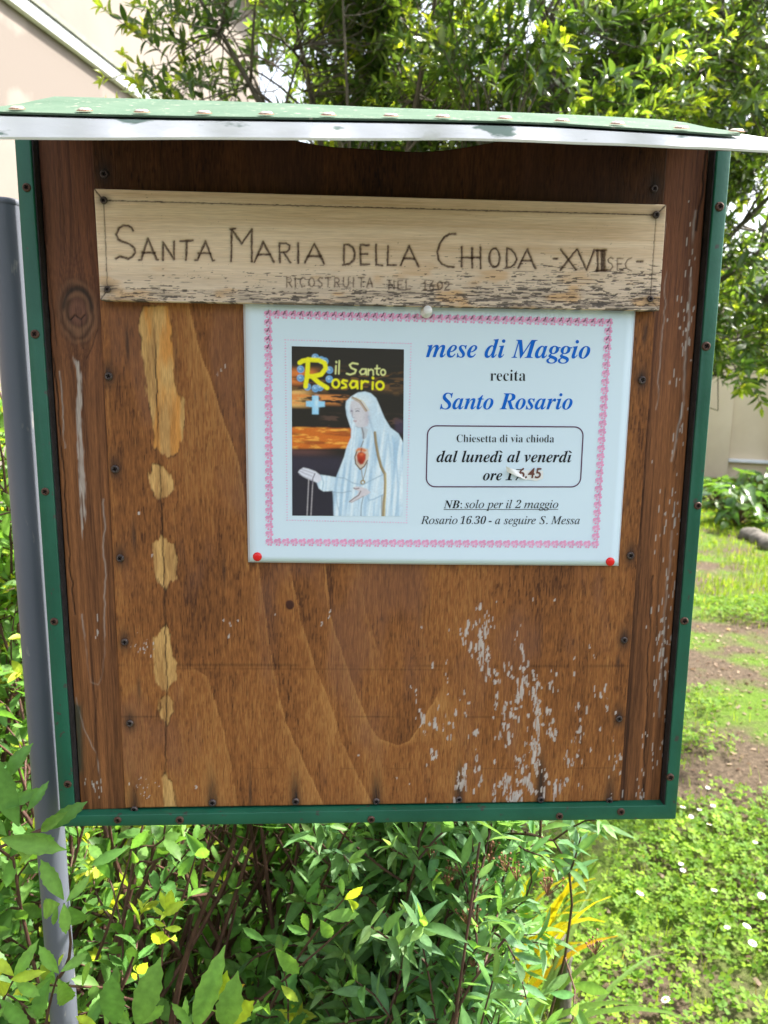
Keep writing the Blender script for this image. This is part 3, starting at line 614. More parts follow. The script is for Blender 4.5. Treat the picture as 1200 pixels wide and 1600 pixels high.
LINES = [([NAIL[0], NAIL[2]], .00045, .85), ([NAIL[0], NAIL[1]], .00035, .75), ([NAIL[2], NAIL[3]], .00035, .7), ([NAIL[1], NAIL[3]], .00025, .35), ([NAIL[0], signq_px[0]], .0006, .9), ([NAIL[1], signq_px[3]], .0005, .8), ([NAIL[2], signq_px[1]], .0006, .8), ([NAIL[3], signq_px[2]], .0004, .5)]
def sign_colour(X, Z, s, t):
    g1 = fbm(X/.03, Z/.0007, 51, 3); g2 = fbm(X/.16, Z/.006, 52, 4); b_ = fbm(X/.12, Z/.04, 53, 3)
    f = np.clip(.55+(g1-.5)*.7+(g2-.5)*1.1+(b_-.5)*.5, 0, 1)
    C = lerp(np.array([.68, .485, .31]), np.array([.93, .75, .565]), f[..., None]); D = (.5-g1)*.00012
    # driest, greyest wood along the lower right, where rain reaches under the roof
    low = sst(.42, .95, t+.22*(s-.45)+.22*(fbm(X/.05, Z/.012, 54, 3)-.5)); C = mixc(C, [.66, .55, .45], .7*low)
    C = mixc(C, [.62, .33, .10], .6*sst(.56, .72, fbm(X/.03, Z/.01, 55, 3))*low)
    zw = Z+.0012*(fbm(X/.02, Z/.01, 66, 2)-.5); str1 = fbm(X/.0052, zw/.00075, 56, 4); str2 = fbm(X/.014, zw/.0009, 57, 4)
    reach = np.clip(sst(.50, 1.0, t+.30*s-.14+.25*(fbm(X/.06, Z/.014, 58, 3)-.5)), 0, 1)
    thr = .80-.245*reach; m = np.clip(sst(thr, thr+.05, str1)*.9+sst(thr+.03, thr+.09, str2)*.8, 0, 1)*(reach > .02)
    C = mixc(C, [.035, .032, .034], m*.88); D = D+m*.0005
    C = mixc(C, [.10, .085, .08], .35*reach*sst(.45, .6, fbm(X/.02, Z/.003, 60, 3))*sst(.7, .95, t))
    spk = vnoise(X/.0011, Z/.0009, 61); C = mixc(C, [.16, .09, .05], .6*sst(.965, .99, spk))
    def stroke(P, wd, a, dep, dark=(.075, .042, .028)):
        nonlocal C, D
        P = bd(P, YN); lo_, hi_ = P.min(0)-.006, P.max(0)+.006; sel = (X > lo_[0]) & (X < hi_[0]) & (Z > lo_[1]) & (Z < hi_[1])
        if not sel.any(): return
        xs_, zs_ = X[sel], Z[sel]; d = poly_dist(xs_+(fbm(xs_/.0022, zs_/.0022, 62, 2)-.5)*.0006, zs_+(fbm(xs_/.0022, zs_/.0022, 63, 2)-.5)*.0006, P)
        wv = wd*(.75+.6*fbm(xs_/.004, zs_/.004, 64, 2)); m = sst(1.25, .45, d/wv); mm = m*a*(.72+.5*fbm(xs_/.0008, zs_/.0008, 65, 2))
        C[sel] = mixc(C[sel], dark, np.clip(mm, 0, 1)); C[sel] = mixc(C[sel], [.20, .105, .05], np.clip(.5*np.exp(-np.maximum(d-wv, 0)/.0007)-m, 0, 1)*a*.6); D[sel] += m*dep
    for P in BIG: stroke(P, .00084, .88, .0009)
    for P in SMALL: stroke(P, .00052, .66, .0005)
    for P, wd, a in LINES: stroke(P, wd, a, .0003, (.03, .022, .02))
    for p in NAIL:
        c = bd([p], YN)[0]; d = np.hypot((X-c[0])*.8, Z-c[1]); C = mixc(C, [.04, .032, .03], .75*np.exp(-(d/.0042)**2))
    return np.clip(C, .006, 1), D
sq = bd(signq_px, YN)
sign = empty('name_board', (at(590, 480, YN)[0], YN+.006, at(590, 480, YN)[2])); tag(sign, 'pale pine plank with hand carved chapel name and date, screwed across the top', 'sign board')
plank, _ = grid_panel('carved_plank', sq, YN, .0115, .00046, M['pine'], sign, sign_colour)
def put_nails():
    pr = screw_mesh('screw', .0026, [M['screw_dark'], M['recess']]); put_screws(NAIL, YN, pr, plank)
put_nails()

# ------------------------------------------------------------------ laminated poster
PC = bd([(380, 468), (993, 480), (966, 884), (388, 878)], YS)
def ypost(x, z): return YS-.0006-.0009*(.5+.5*math.sin((x+.1)*16))*max(0, min(1, (1.52-z)/.1))-.0010*math.exp(-((z-1.352)/.02)**2)*(.5+.5*math.cos((x-.05)*22))
poster = empty('poster', (float(PC[:, 0].mean()), YS-.001, float(PC[:, 1].min()))); tag(poster, 'laminated white rosary poster with pink rose border, pinned under the carved plank', 'poster')
def sheet(name, pts, off, mat, parent, n=48, th=.0003):
    TL, TR, BR, BL = pts; V = []; F = []
    for k in (0, 1):
        for j in range(n+1):
            for i in range(n+1):
                s, t = i/n, j/n; p = TL*(1-s)*(1-t)+TR*s*(1-t)+BR*s*t+BL*(1-s)*t; V.append((p[0], ypost(p[0], p[1])-off+k*th, p[1]))
    m = n+1
    for j in range(n):
        for i in range(n): a = j*m+i; F.append((a+m, a+m+1, a+1, a)); b_ = a+m*m; F.append((b_, b_+1, b_+m+1, b_+m))
    o_ = m*m
    for i in range(n): F += [(i, i+1, o_+i+1, o_+i), (n*m+i+1, n*m+i, o_+n*m+i, o_+n*m+i+1), (i*m+m, i*m, o_+i*m, o_+i*m+m), (i*m+n, i*m+m+n, o_+i*m+m+n, o_+i*m+n)]
    return mesh_obj(name, V, F, mat, parent, smooth=True)
cx_ = PC.mean(0); inner = []
for p, q in zip(PC, [(3.2, -3), (-2.2, -3), (-2.0, 2.2), (3.2, 2.2)]): inner.append(p+np.array(q)*.00052)
sheet('laminate_film', PC, 0, M['film'], poster); paper = sheet('paper_sheet', inner, .00035, M['paper'], poster)
def ink(name, V2, F, mat, off=.0006, parent=None, mi=None):
    return mesh_obj(name, [(x, ypost(x, z)-off, z) for x, z in V2], F, mat, parent or poster, mi)

CH = {'bi': (0x1D468, 0x1D482), 'i': (0x1D434, 0x1D44E), 'b': (0x1D400, 0x1D41A)}
def uni(s_, st):
    o = ''
    for c in s_:
        if 'A' <= c <= 'Z': o += chr(CH[st][0]+ord(c)-65)
        elif 'a' <= c <= 'z': o += '\u210e' if (c == 'h' and st == 'i') else chr(CH[st][1]+ord(c)-97)
        elif c.isdigit(): o += chr(0x1D7CE+ord(c)-48)
        else: o += c
    return o
def glyphs(s_, st):
    c = bpy.data.curves.new('lettering', 'FONT'); c.resolution_u = 4; shear = 0; sx = 1
    if st == 'r': c.body = uni(s_, 'b'); c.offset = -.011; sx = .93
    elif st == 'dr': c.body = uni(s_, 'b'); c.offset = -.012; shear = .22; sx = .93
    elif st == 'db': c.body = uni(s_, 'b'); shear = .24
    elif st == 'sans': c.body = s_; c.offset = .012; shear = .12
    else: c.body = uni(s_, st)
    o = bpy.data.objects.new('lettering', c); COL.objects.link(o); bpy.context.view_layer.update()
    me = o.evaluated_get(bpy.context.evaluated_depsgraph_get()).to_mesh()
    V = np.array([(v.co.x, v.co.y) for v in me.vertices]).reshape(-1, 2); F = [tuple(p.vertices) for p in me.polygons]
    o.evaluated_get(bpy.context.evaluated_depsgraph_get()).to_mesh_clear()
    bpy.data.objects.remove(o); bpy.data.curves.remove(c)
    V[:, 0] += shear*V[:, 1]; V[:, 0] *= sx
    return V, F
def grave(V, F):              # turn the dots of the i's into grave accents
    par = list(range(len(V)))
    def fd(a):
        while par[a] != a: par[a] = par[par[a]]; a = par[a]
        return a
    for f in F:
        for a in f[1:]: par[fd(a)] = fd(f[0])
    g = {}
    for i in range(len(V)): g.setdefault(fd(i), []).append(i)
    for ids in g.values():
        P = V[ids]
        if P[:, 1].min() > .45 and np.ptp(P[:, 1]) < .22:
            c = P.mean(0); q = (P-c)*np.array([1.75, .62]); a = -.6; R_ = np.array([[math.cos(a), -math.sin(a)], [math.sin(a), math.cos(a)]]); V[ids] = q@R_.T+c+np.array([-.05, .02])
    return V
def write(name, segs, p0, p1, mat, ysc=1.0, acc=False, under=None, off=.0006):
    cur = 0; AV = []; AF = []; n = 0; span = {}
    for k, (s_, st, gap) in enumerate(segs):
        V, F = glyphs(s_, st)
        if acc: V = grave(V, F)
        V[:, 0] += cur-V[:, 0].min(); span[k] = (cur, V[:, 0].max()); cur = V[:, 0].max()+gap
        AV.append(V); AF += [tuple(i+n for i in f) for f in F]; n += len(V)
    V = np.concatenate(AV); Wd = V[:, 0].max(); a, b_ = bd([p0, p1], YS); ex = (b_-a)/Wd; ez = np.array([-ex[1], ex[0]])*ysc
    if under:
        y_, h_ = under; q = np.array([(0, y_), (Wd, y_), (Wd, y_-h_), (0, y_-h_)]); AF.append((n+3, n+2, n+1, n)); V = np.r_[V, q]
    return ink(name, a+V[:, :1]*ex+V[:, 1:]*ez, AF, mat, off)
write('heading_text', [('mese di Maggio', 'bi', 0)], (665.5, 558), (921, 560), M['blue'], 1.0)
write('heading_text', [('Santo Rosario', 'bi', 0)], (687, 639), (893.5, 639.5), M['blue'], 1.0)
write('body_text', [('recita', 'r', 0)], (765.5, 595), (820.6, 595), M['black'], 1.0)
write('body_text', [('Chiesetta di via chioda', 'r', 0)], (713, 690.5), (865, 691), M['black'], 1.03)
write('bold_text', [('dal lunedi al venerdi', 'bi', 0)], (681.6, 721.5), (892, 722), M['black'], 1.0, acc=True)
write('bold_text', [('ore', 'bi', .22), ('17', 'db', 0)], (754, 750), (817, 750), M['black'], 1.0)
write('note_text', [('NB:', 'bi', .24), ('solo per il', 'i', .26), ('2', 'dr', .26), ('maggio', 'i', 0)], (692.7, 793.5), (871.6, 793.5), M['black'], 1.0, under=(-.09, .045))
write('note_text', [('Rosario', 'i', .24), ('16.30', 'dr', .24), ('- a seguire S. Messa', 'i', 0)], (657, 818), (905, 818.5), M['black'], 1.0)
# rounded outline box
def ring_poly(P, wd):
    P = np.array(P); n = len(P); V = []; 
    for i in range(n):
        t = P[(i+1) % n]-P[i-1]; t /= np.linalg.norm(t); nrm = np.array([-t[1], t[0]]); V += [P[i]+nrm*wd/2, P[i]-nrm*wd/2]
    return V, [(2*i, 2*i+1, (2*i+3) % (2*n), (2*i+2) % (2*n)) for i in range(n)]
def rrect(TL, TR, BR, BL, r, n=7):
    out = []
    C4 = [np.array(p, float) for p in (TL, TR, BR, BL)]
    for k in range(4):
        p, a, b_ = C4[k], C4[k-1], C4[(k+1) % 4]; u = (a-p)/np.linalg.norm(a-p)*r; v = (b_-p)/np.linalg.norm(b_-p)*r
        for i in range(n+1):
            th = math.pi/2*i/n; out.append(p+u*(1-math.sin(th))+v*(1-math.cos(th)))
        m0 = p+v; m1 = b_+(p-b_)/np.linalg.norm(p-b_)*r
        out += [lerp(m0, m1, f) for f in np.linspace(.08, .92, 11)]
    return out
V, F = ring_poly(bd(rrect((668, 665), (911, 667), (906, 760.5), (665.5, 760), 14), YS), .00095); ink('outline_box', V, F, M['purple'])
# rose border
mbV, mbF, mbM = [], [], []
def blob(c, rx, rz, m, n=7, rot=0):
    k = len(mbV)
    for i in range(n):
        a = 2*math.pi*i/n; x, z = rx*math.cos(a), rz*math.sin(a); mbV.append((c[0]+x*math.cos(rot)-z*math.sin(rot), c[1]+x*math.sin(rot)+z*math.cos(rot)))
    mbF.append(tuple(range(k, k+n))); mbM.append(m)
OB = [np.array(p, float) for p in bd([(419.5, 491), (951, 504), (929.5, 850), (421.5, 846)], YS)]
for k, cnt in enumerate((42, 27, 40, 28)):
    a, b_ = OB[k], OB[(k+1) % 4]
    for i in range(cnt):
        c = a+(b_-a)*(i+.0)/cnt; r = .0030
        for px_, pz_, q, m_ in [(-.55, .35, .62, 0), (.35, .62, .55, 0), (.62, -.12, .5, 0), (-.1, -.05, .55, 1), (-.3, -.75, .35, 0), (.38, -.85, .32, 0), (-.85, -.35, .3, 1), (.05, .75, .22, 1)]:
            blob(c+np.array([px_, pz_])*r, q*r, q*r*.85, m_, 6, rnd.uniform(0, 1))
ink('rose_border', mbV, mbF, [M['pink'], M['pinklight']], .0006, mi=mbM)
mbV, mbF, mbM = [], [], []
IB = [np.array(p, float) for p in bd([(446, 531), (642, 537), (635, 816), (449, 812)], YS)]
for k, cnt in enumerate((46, 66, 44, 66)):
    for i in range(cnt):
        c = IB[k]+(IB[(k+1) % 4]-IB[k])*i/cnt; blob(c, .00062 if i % 3 else .00095, .0005, 1, 5)
ink('dotted_border', mbV, mbF, [M['pink'], M['pinklight']], .0006, mi=mbM)
# sticker with the corrected hour, half peeled off
sp = bd([(806, 734), (848, 735), (848, 747), (838, 751), (822, 749), (812, 743)], YS); st_ = ink('time_sticker', sp, [(5, 4, 3, 2, 1, 0)], M['sticker'], .0009)
a0, a1, tip0, tip1 = bd([(806, 734), (823, 750), (788, 727), (790, 736)], YS); V = []; F = []
for i in range(7):
    t = i/6
    for j in range(4):
        u = j/3; p = (a0*(1-u)+a1*u)*(1-t)+(tip0*(1-u)+tip1*u)*t; V.append((p[0], ypost(p[0], p[1])-.0009-.0055*math.sin(t*2.0)*(1-.35*u), p[1]))
for i in range(6):
    for j in range(3): a = i*4+j; F.append((a, a+1, a+5, a+4))
fl = mesh_obj('peeled_flap', V, F, M['sticker'], st_, smooth=True)
o_ = write('sticker_text', [('6.45', 'sans', 0)], (809, 746), (844.5, 746.5), M['brownink'], 1.05, off=.0013); o_.parent = st_; o_.matrix_parent_inverse = Matrix()
# --- colour picture on the poster: veiled white statue before a sunset
def s2l(c): c = np.asarray(c, float)/255; return np.where(c <= .04045, c/12.92, ((c+.055)/1.055)**2.4)
def picture():
    NXp, NYp = 250, 376
    s, t = np.meshgrid(np.linspace(0, 1, NXp), np.linspace(0, 1, NYp)); X, Y = 88+965*s, 72+1450*t   # sketch units, y down
    n1 = fbm(X/260, Y/40, 1, 4); n2 = fbm(X/90, Y/22, 2, 4)
    C = np.zeros(X.shape+(3,)); C[:] = s2l((34, 27, 27))
    def put(col, m): nonlocal C; C = mixc(C, s2l(col), np.clip(m, 0, 1))
    put((88, 62, 40), sst(.48, .68, n1)*sst(200, 280, Y)*sst(470, 400, Y)); put((120, 84, 44), .8*sst(.55, .7, n2)*sst(230, 300, Y)*sst(480, 420, Y))
    put((214, 120, 52), sst(.42, .6, n1+.12)*sst(360, 240, X)*sst(230, 290, Y)*sst(420, 360, Y))
    put((226, 176, 104), sst(.36, .5, n2+.1)*sst(430, 455, Y+(n1-.5)*60)*sst(600, 560, Y)*sst(330, 130, X)); put((222, 140, 70), sst(.45, .62, n2+.08)*sst(460, 480, Y)*sst(575, 520, Y)*sst(640, 480, X))
    put((96, 70, 62), .7*sst(.5, .66, n2)*sst(610, 650, Y)*sst(750, 720, Y)*sst(300, 400, X))
    band = sst(745, 765, Y+(n1-.5)*30)*sst(950, 915, Y+(n1-.5)*50)*sst(640, 600, X)
    put((206, 108, 34), band); put((240, 168, 70), band*sst(.5, .68, n2)); put((150, 70, 26), band*sst(.46, .3, n1)*.8)
    put((92, 60, 60), sst(930, 960, Y)*sst(1030, 960, Y)*sst(560, 200, X)); put((52, 46, 66), sst(960, 1040, Y)*.8)
    put((36, 34, 48), sst(1060, 1200, Y)*.8); put((70, 56, 84), sst(640, 700, Y)*sst(820, 760, Y)*sst(960, 1000, X)*.6)
    def poly(P, col, soft=5, shade=None, jit=0):
        d = sdf(X, Y, np.array(P, float)); m = sst(soft, -soft, d); put(col, m); return m
    def strk(P, wd, col, a=1, soft=3):
        d = poly_dist(X, Y, np.array(P, float)); put(col, a*sst(wd+soft, max(0, wd-soft), d))
    body = [(720,436),(660,445),(600,480),(556,520),(550,570),(560,640),(580,700),(600,760),(598,830),(560,920),(540,1000),(505,1090),(470,1180),(380,1165),(335,1160),(300,1225),(320,1280),(360,1305),(440,1300),(446,1400),(448,1530),(1060,1530),(1060,880),(1010,790),(940,740),(890,660),(850,570),(815,490),(770,450)]
    m = poly(body, (196, 218, 234))
    fold = fbm(X/26+Y/260, Y/420, 8, 3); put((150, 184, 212), m*sst(.52, .7, fold)*.7*sst(760, 900, Y)); put((226, 238, 246), m*sst(.5, .3, fold)*.7)
    put((226, 236, 242), m*sst(.1, 1, np.exp(-((X-700)/90)**2-((Y-520)/70)**2))*.6)
    put((160, 190, 212), m*.5*np.exp(-((X-560-((Y-600)*.02))/22)**2)*sst(560, 620, Y)*sst(830, 760, Y))
    poly([(590,560),(600,520),(640,505),(700,530),(745,600),(752,680),(740,730),(700,745),(665,742),(640,735),(628,700),(618,660),(600,630)], (206, 204, 212), 8)   # face
    put((186, 180, 192), .8*np.exp(-((X-738)/26)**2-((Y-660)/70)**2)); put((176, 172, 188), .8*np.exp(-((X-600)/12)**2-((Y-600)/30)**2)); put((214, 208, 214), .6*np.exp(-((X-660)/30)**2-((Y-650)/40)**2))
    strk([(640,606),(655,600),(668,606)], 4, (84, 84, 104)); strk([(597,606),(604,601),(608,606)], 3.5, (84, 84, 104)); strk([(634,588),(655,580),(676,588)], 2.5, (146, 134, 140), .7); strk([(612,600),(608,650),(616,662),(628,658)], 2.5, (150, 140, 156), .8); strk([(622,688),(634,692),(644,688)], 4, (172, 118, 124), .9); strk([(640,735),(665,745),(700,744)], 3, (150, 150, 168), .7)
    strk([(610,485),(680,520),(735,600)], 5, (150, 116, 70)); strk([(600,492),(672,530),(725,606)], 3, (170, 136, 86)); strk([(640,490),(700,520),(752,596)], 3, (214, 196, 150))
    poly([(690,745),(720,740),(745,760),(730,830),(705,860),(690,800)], (188, 196, 206), 6); strk([(693,750),(708,800),(706,836)], 7, (104, 100, 104), .7); strk([(752,650),(775,720),(800,800),(830,940),(860,1060),(890,1130)], 9, (150, 178, 202), .5, 8)
    strk([(806,785),(815,870),(835,980),(862,1080),(893,1140),(897,1220),(895,1310),(885,1400),(880,1530)], 11, (156, 140, 108)); strk([(798,785),(806,872),(826,985),(853,1085),(882,1145)], 3, (122, 98, 64)); strk([(903,1140),(906,1230),(904,1320),(898,1420),(896,1530)], 4, (204, 186, 140))
    strk([(706,860),(690,900),(680,930)], 3, (110, 84, 60)); poly([(640,935),(690,915),(745,930),(755,990),(735,1060),(690,1112),(655,1085),(632,1020)], (212, 196, 178), 6); strk([(650,950),(632,1000),(640,1060),(680,1108),(715,1080),(742,1030)], 5, (92, 62, 44))
    poly([(648,985),(665,958),(700,955),(728,975),(726,1020),(705,1060),(680,1066),(655,1035)], (178, 56, 34), 8); put((228, 120, 70), .8*np.exp(-((X-690)/20)**2-((Y-975)/16)**2)); put((112, 26, 20), .7*np.exp(-((X-680)/26)**2-((Y-1040)/24)**2)); poly([(640,950),(660,920),(700,922),(735,940),(720,955),(680,945)], (214, 130, 84), 7); strk([(690,925),(684,965)], 4, (140, 46, 34))
    strk([(690,1112),(696,1160),(704,1200)], 3, (120, 96, 66)); strk([(742,1050),(722,1140),(706,1200)], 3, (120, 96, 66)); strk(ell(702, 1222, 16, 17), 6, (150, 124, 72))
    poly([(140,1140),(150,1122),(185,1098),(230,1108),(290,1130),(340,1168),(350,1200),(310,1232),(270,1216),(225,1198),(180,1176)], (212, 214, 226), 5); strk([(150,1128),(200,1150),(258,1172)], 3, (150, 146, 164), .8); strk([(168,1112),(220,1130),(280,1150)], 3, (160, 156, 172), .8); strk([(150,1160),(200,1180),(260,1206)], 3, (140, 136, 156), .6)
    strk([(340,1165),(360,1225),(350,1290)], 5, (150, 184, 206), .7); strk([(470,1180),(540,1186),(620,1230),(700,1245),(800,1190),(880,1150)], 5, (150, 178, 200), .8); strk([(440,1308),(520,1316),(600,1300)], 5, (140, 168, 190), .7)
    poly([(620,1275),(640,1258),(690,1262),(740,1280),(770,1310),(735,1340),(700,1350),(660,1370),(610,1400),(582,1400),(600,1375),(650,1340),(670,1300),(630,1285)], (206, 200, 208), 5); strk([(622,1272),(640,1282),(668,1275)], 4, (120, 96, 92)); strk([(585,1396),(630,1360),(668,1335),(684,1300)], 4, (112, 92, 92)); strk([(600,1402),(660,1372),(705,1345)], 3, (150, 130, 130), .8)
    strk([(735,1340),(760,1380),(800,1370),(880,1330)], 6, (150, 182, 206), .8); strk([(706,1350),(690,1430),(686,1530)], 4, (92, 112, 132), .8); strk([(730,1360),(722,1440),(720,1530)], 12, (150, 186, 216), .7, 8); strk([(800,1400),(795,1530)], 8, (168, 200, 224), .7, 8); strk([(870,1340),(866,1440),(868,1530)], 5, (104, 112, 118), .7)
    strk([(470,1320),(480,1420),(510,1530)], 5, (160, 184, 204), .7); strk([(448,1310),(450,1530)], 4, (130, 150, 170), .6)
    strk([(960,820),(990,1000),(1010,1250),(1012,1520)], 8, (156, 190, 218), .7, 9); strk([(920,800),(950,1000),(960,1300),(956,1520)], 8, (166, 198, 222), .6, 9)
    for x0, x1 in ((232, 216), (268, 250)):
        for k in range(26): q = k/25; put((196, 190, 196), sst(7, 3, np.hypot(X-(x0+(x1-x0)*q), Y-(1200+330*q))))
    strk([(286,1150),(268,1190),(262,1240)], 4, (90, 84, 104))
    for cx, cy in [(290,160),(340,180),(372,190),(412,262),(410,338),(290,420),(222,408),(162,335),(164,262),(330,410)]:
        d = np.hypot(X-cx, Y-cy); put((110, 166, 214), sst(34, 28, d)); put((196, 224, 244), .9*np.exp(-((X-cx+9)/13)**2-((Y-cy+9)/12)**2)); strk(ell(cx, cy, 18, 16), 3, (70, 104, 150), .7)
    Ye = (238, 232, 22)
    strk([(228,178),(222,290),(206,405)], 19, Ye); strk([(156,208),(180,192),(240,180),(320,182),(372,205),(380,250),(340,300),(270,318),(236,318)], 19, Ye); strk([(262,320),(320,370),(392,412)], 19, Ye)
    G_ = (222, 226, 150)
    strk([(468,225),(464,292)], 6, G_); strk([(470,192),(472,196)], 8, G_); strk([(496,182),(492,292)], 6, G_)
    strk([(655,205),(610,198),(585,215),(600,240),(640,256),(630,282),(590,296),(560,288)], 7, G_); strk([(728,246),(692,246),(672,270),(686,292),(716,286),(728,250),(731,294)], 6, G_); strk([(746,246),(746,294)], 6, G_); strk([(746,262),(770,246),(788,256),(790,294)], 6, G_); strk([(822,214),(820,282),(836,292)], 6, G_); strk([(804,240),(846,238)], 6, G_); strk(ell(874, 270, 20, 24), 6, G_)
    strk(ell(466, 374, 30, 34), 9, Ye); strk([(562,350),(530,344),(518,362),(552,382),(556,402),(520,410)], 9, Ye); strk([(648,352),(608,348),(588,380),(604,408),(636,398),(650,352),(654,410)], 9, Ye); strk([(690,348),(688,412)], 9, Ye); strk([(690,366),(716,348),(744,354)], 9, Ye); strk([(786,318),(788,322)], 11, Ye); strk([(786,356),(784,412)], 9, Ye); strk(ell(848, 382, 32, 34), 9, Ye)
    Cr = (152, 208, 240); poly([(262,480),(318,480),(318,525),(372,528),(372,572),(318,578),(318,638),(262,638),(262,578),(210,572),(210,528),(262,525)], Cr, 4); put((214, 236, 248), .7*np.exp(-((X-300)/18)**2-((Y-540)/50)**2))
    C = C*(1+.10*(rng.random(X.shape)-.5))[..., None]*(1+.22*(fbm(X/9, Y/9, 31, 3)-.5))[..., None]
    for _ in range(2):        # soft offset print
        Q = np.pad(C, ((1, 1), (1, 1), (0, 0)), 'edge'); C = (Q[:-2, 1:-1]+Q[2:, 1:-1]+Q[1:-1, :-2]+Q[1:-1, 2:]+2*Q[1:-1, 1:-1])/6
    return np.clip(C, .003, 1)
PQ = bd([(456, 541), (631, 546), (629, 806), (457, 805)], YS); img = picture(); nz_, nx_ = img.shape[:2]
s, t = np.meshgrid(np.linspace(0, 1, nx_), np.linspace(0, 1, nz_)); P = PQ[0]*((1-s)*(1-t))[..., None]+PQ[1]*(s*(1-t))[..., None]+PQ[2]*(s*t)[..., None]+PQ[3]*((1-s)*t)[..., None]
V = np.array([(x, ypost(x, z)-.0006, z) for x, z in P.reshape(-1, 2)]); i = np.arange(nx_*nz_).reshape(nz_, nx_); F = np.stack([i[1:, :-1], i[1:, 1:], i[:-1, 1:], i[:-1, :-1]], -1).reshape(-1, 4)
pic = mesh_obj('picture', V, F, M['picture'], poster); set_col(pic, img.reshape(-1, 3)*1.12)

# ------------------------------------------------------------------ pins
def pin(label, px, py, mat, big, group=None):
    b = MB(); p = at(px, py, YS-.002)
    y0 = ypost(p[0], p[2])-.0004 if not big else YN-.004
    if big: b.lathe([(.0012, 0), (.0046, .0004), (.0046, .0012), (.0026, .002), (.0022, .006), (.0032, .0075), (.0036, .009), (.0030, .0102), (.0001, .0106)], (0, 0, 0), (0.05, -1, .12), 16)
    else: b.lathe([(.0037, 0), (.0037, .0006), (.0031, .0014), (.0018, .0019), (.0001, .0021)], (0, 0, 0), (0, -1, 0), 18)
    o = b.build('push_pin', mat, None, True); o.location = (p[0], YS-.0012 if big else y0, p[2]); tag(o, label, 'push pin', group); return o
pin('white plastic push pin holding the top edge of the poster', 666, 488, M['whitepin'], True)
pin('flat red drawing pin through the lower left corner of the poster', 402, 870, M['redpin'], False)
pin('flat red drawing pin through the lower right corner of the poster', 954, 878, M['redpin'], False)

# ------------------------------------------------------------------ grey pole beside the board
def polept(px, py): return at(px, py, .034)
top = polept(7, 322); bot = polept(100, 1590); dv = (bot-top)/(bot[2]-top[2]); p0 = top; p1 = top+dv*(-.02-top[2])
b = MB(); b.tube([p1, p1+(p0-p1)*.5, p0], .0122, 24); pole = b.build('tube', M['pole']); smooth_by_angle(pole, 50)
proot = empty('metal_post', p1); tag(proot, 'grey painted steel tube post standing at the left side of the notice board', 'post'); pole.parent = proot; pole.matrix_parent_inverse = Matrix.Translation(-Vector(p1))
b = MB(); b.lathe([(.0125, 0), (.0128, .001), (.0128, .0035), (.011, .0048), (.0001, .0052)], p0, (0, 0, 1), 20); c_ = b.build('end_cap', M['pole'], proot, True)

# ------------------------------------------------------------------ foliage machinery
def leaf_shape(n, prof, fold=.25, droop=.25, teeth=0):
    """unit leaf: base at the origin, tip at +y, up = +z; prof(t) half width at t"""
    V = []; F = []
    for i in range(n+1):
        t = i/n; wv = prof(t); y = t-.10*droop*t*t; z = -.5*droop*t*t+.10*droop
        tooth = 0.0
        if teeth and .42 < t < .97: tooth = .016*(1 if i % 2 else -1)*teeth
        V += [(-wv-tooth, y+tooth*.5, z+fold*wv), (0, y, z), (wv+tooth, y+tooth*.5, z+fold*wv)]
    for i in range(n):
        a = 3*i; F += [(a, a+1, a+4, a+3), (a+1, a+2, a+5, a+4)]
    return np.array(V, float), np.array(F)
LAUREL = leaf_shape(5, lambda t: .155*math.sin(math.pi*min(1, t**.85*.97+.02))**.8+.004, .30, .35)
SPIREA = leaf_shape(13, lambda t: .205*(math.sin(math.pi*min(1, t**1.12*.98+.01))**.9)*(1 if t < .97 else .6)+.004, .22, .30, 1.0)
SPIREA_FAR = leaf_shape(4, lambda t: .225*math.sin(math.pi*min(1, t**1.05*.97+.02))+.004, .22, .3)
NARROW = leaf_shape(4, lambda t: .125*math.sin(math.pi*min(1, t**.9*.97+.02))+.003, .3, .3)
BROAD = leaf_shape(6, lambda t: .24*math.sin(math.pi*min(1, t**.8*.97+.02))**.8+.01, .25, .6, .8)
class Leaves:
    def __init__(s, shape): s.sh = shape; s.pos = []; s.dir = []; s.up = []; s.L = []; s.c = []; s.wf = []
    def add(s, p, d, up, L, c, wf=1.0): s.pos.append(p); s.dir.append(d); s.up.append(up); s.L.append(L); s.c.append(c); s.wf.append(wf)
    def build(s, name, mat, parent):
        V0, F0 = s.sh; n = len(s.pos); m = len(V0)
        P = np.array(s.pos); D = np.array(s.dir, float); D /= np.linalg.norm(D, axis=1, keepdims=True)+1e-9; U = np.array(s.up, float)
        R = np.cross(D, U); R /= np.linalg.norm(R, axis=1, keepdims=True)+1e-9; U = np.cross(R, D); L = np.array(s.L)[:, None, None]; W = np.array(s.wf)[:, None, None]
        bend = rng.normal(1.3, .9, n)[:, None, None]
        V = P[:, None]+L*(W*V0[None, :, 0:1]*R[:, None]+V0[None, :, 1:2]*D[:, None]+bend*V0[None, :, 2:3]*U[:, None])
        F = (F0[None]+(np.arange(n)*m)[:, None, None]).reshape(-1, F0.shape[1])
        o = mesh_obj(name, V.reshape(-1, 3), F, mat, parent, smooth=True)
        C = np.repeat(np.array(s.c), m, 0); k = np.arange(len(C)) % m; C = C*np.where(k % 3 == 1, 1.16, .96)[:, None]; set_col(o, C); return o
def rv3(s=1.0): return np.array([rnd.gauss(0, s), rnd.gauss(0, s), rnd.gauss(0, s)])
def unit(v): return v/(np.linalg.norm(v)+1e-9)
UPV = np.array([0, 0, 1.0])
def cvar(a, b, t, j=.18): c = lerp(np.array(a), np.array(b), t); return np.clip(c*(1+rnd.gauss(0, j))*np.array([1+rnd.gauss(0, .06), 1, 1+rnd.gauss(0, .08)]), .003, .9)
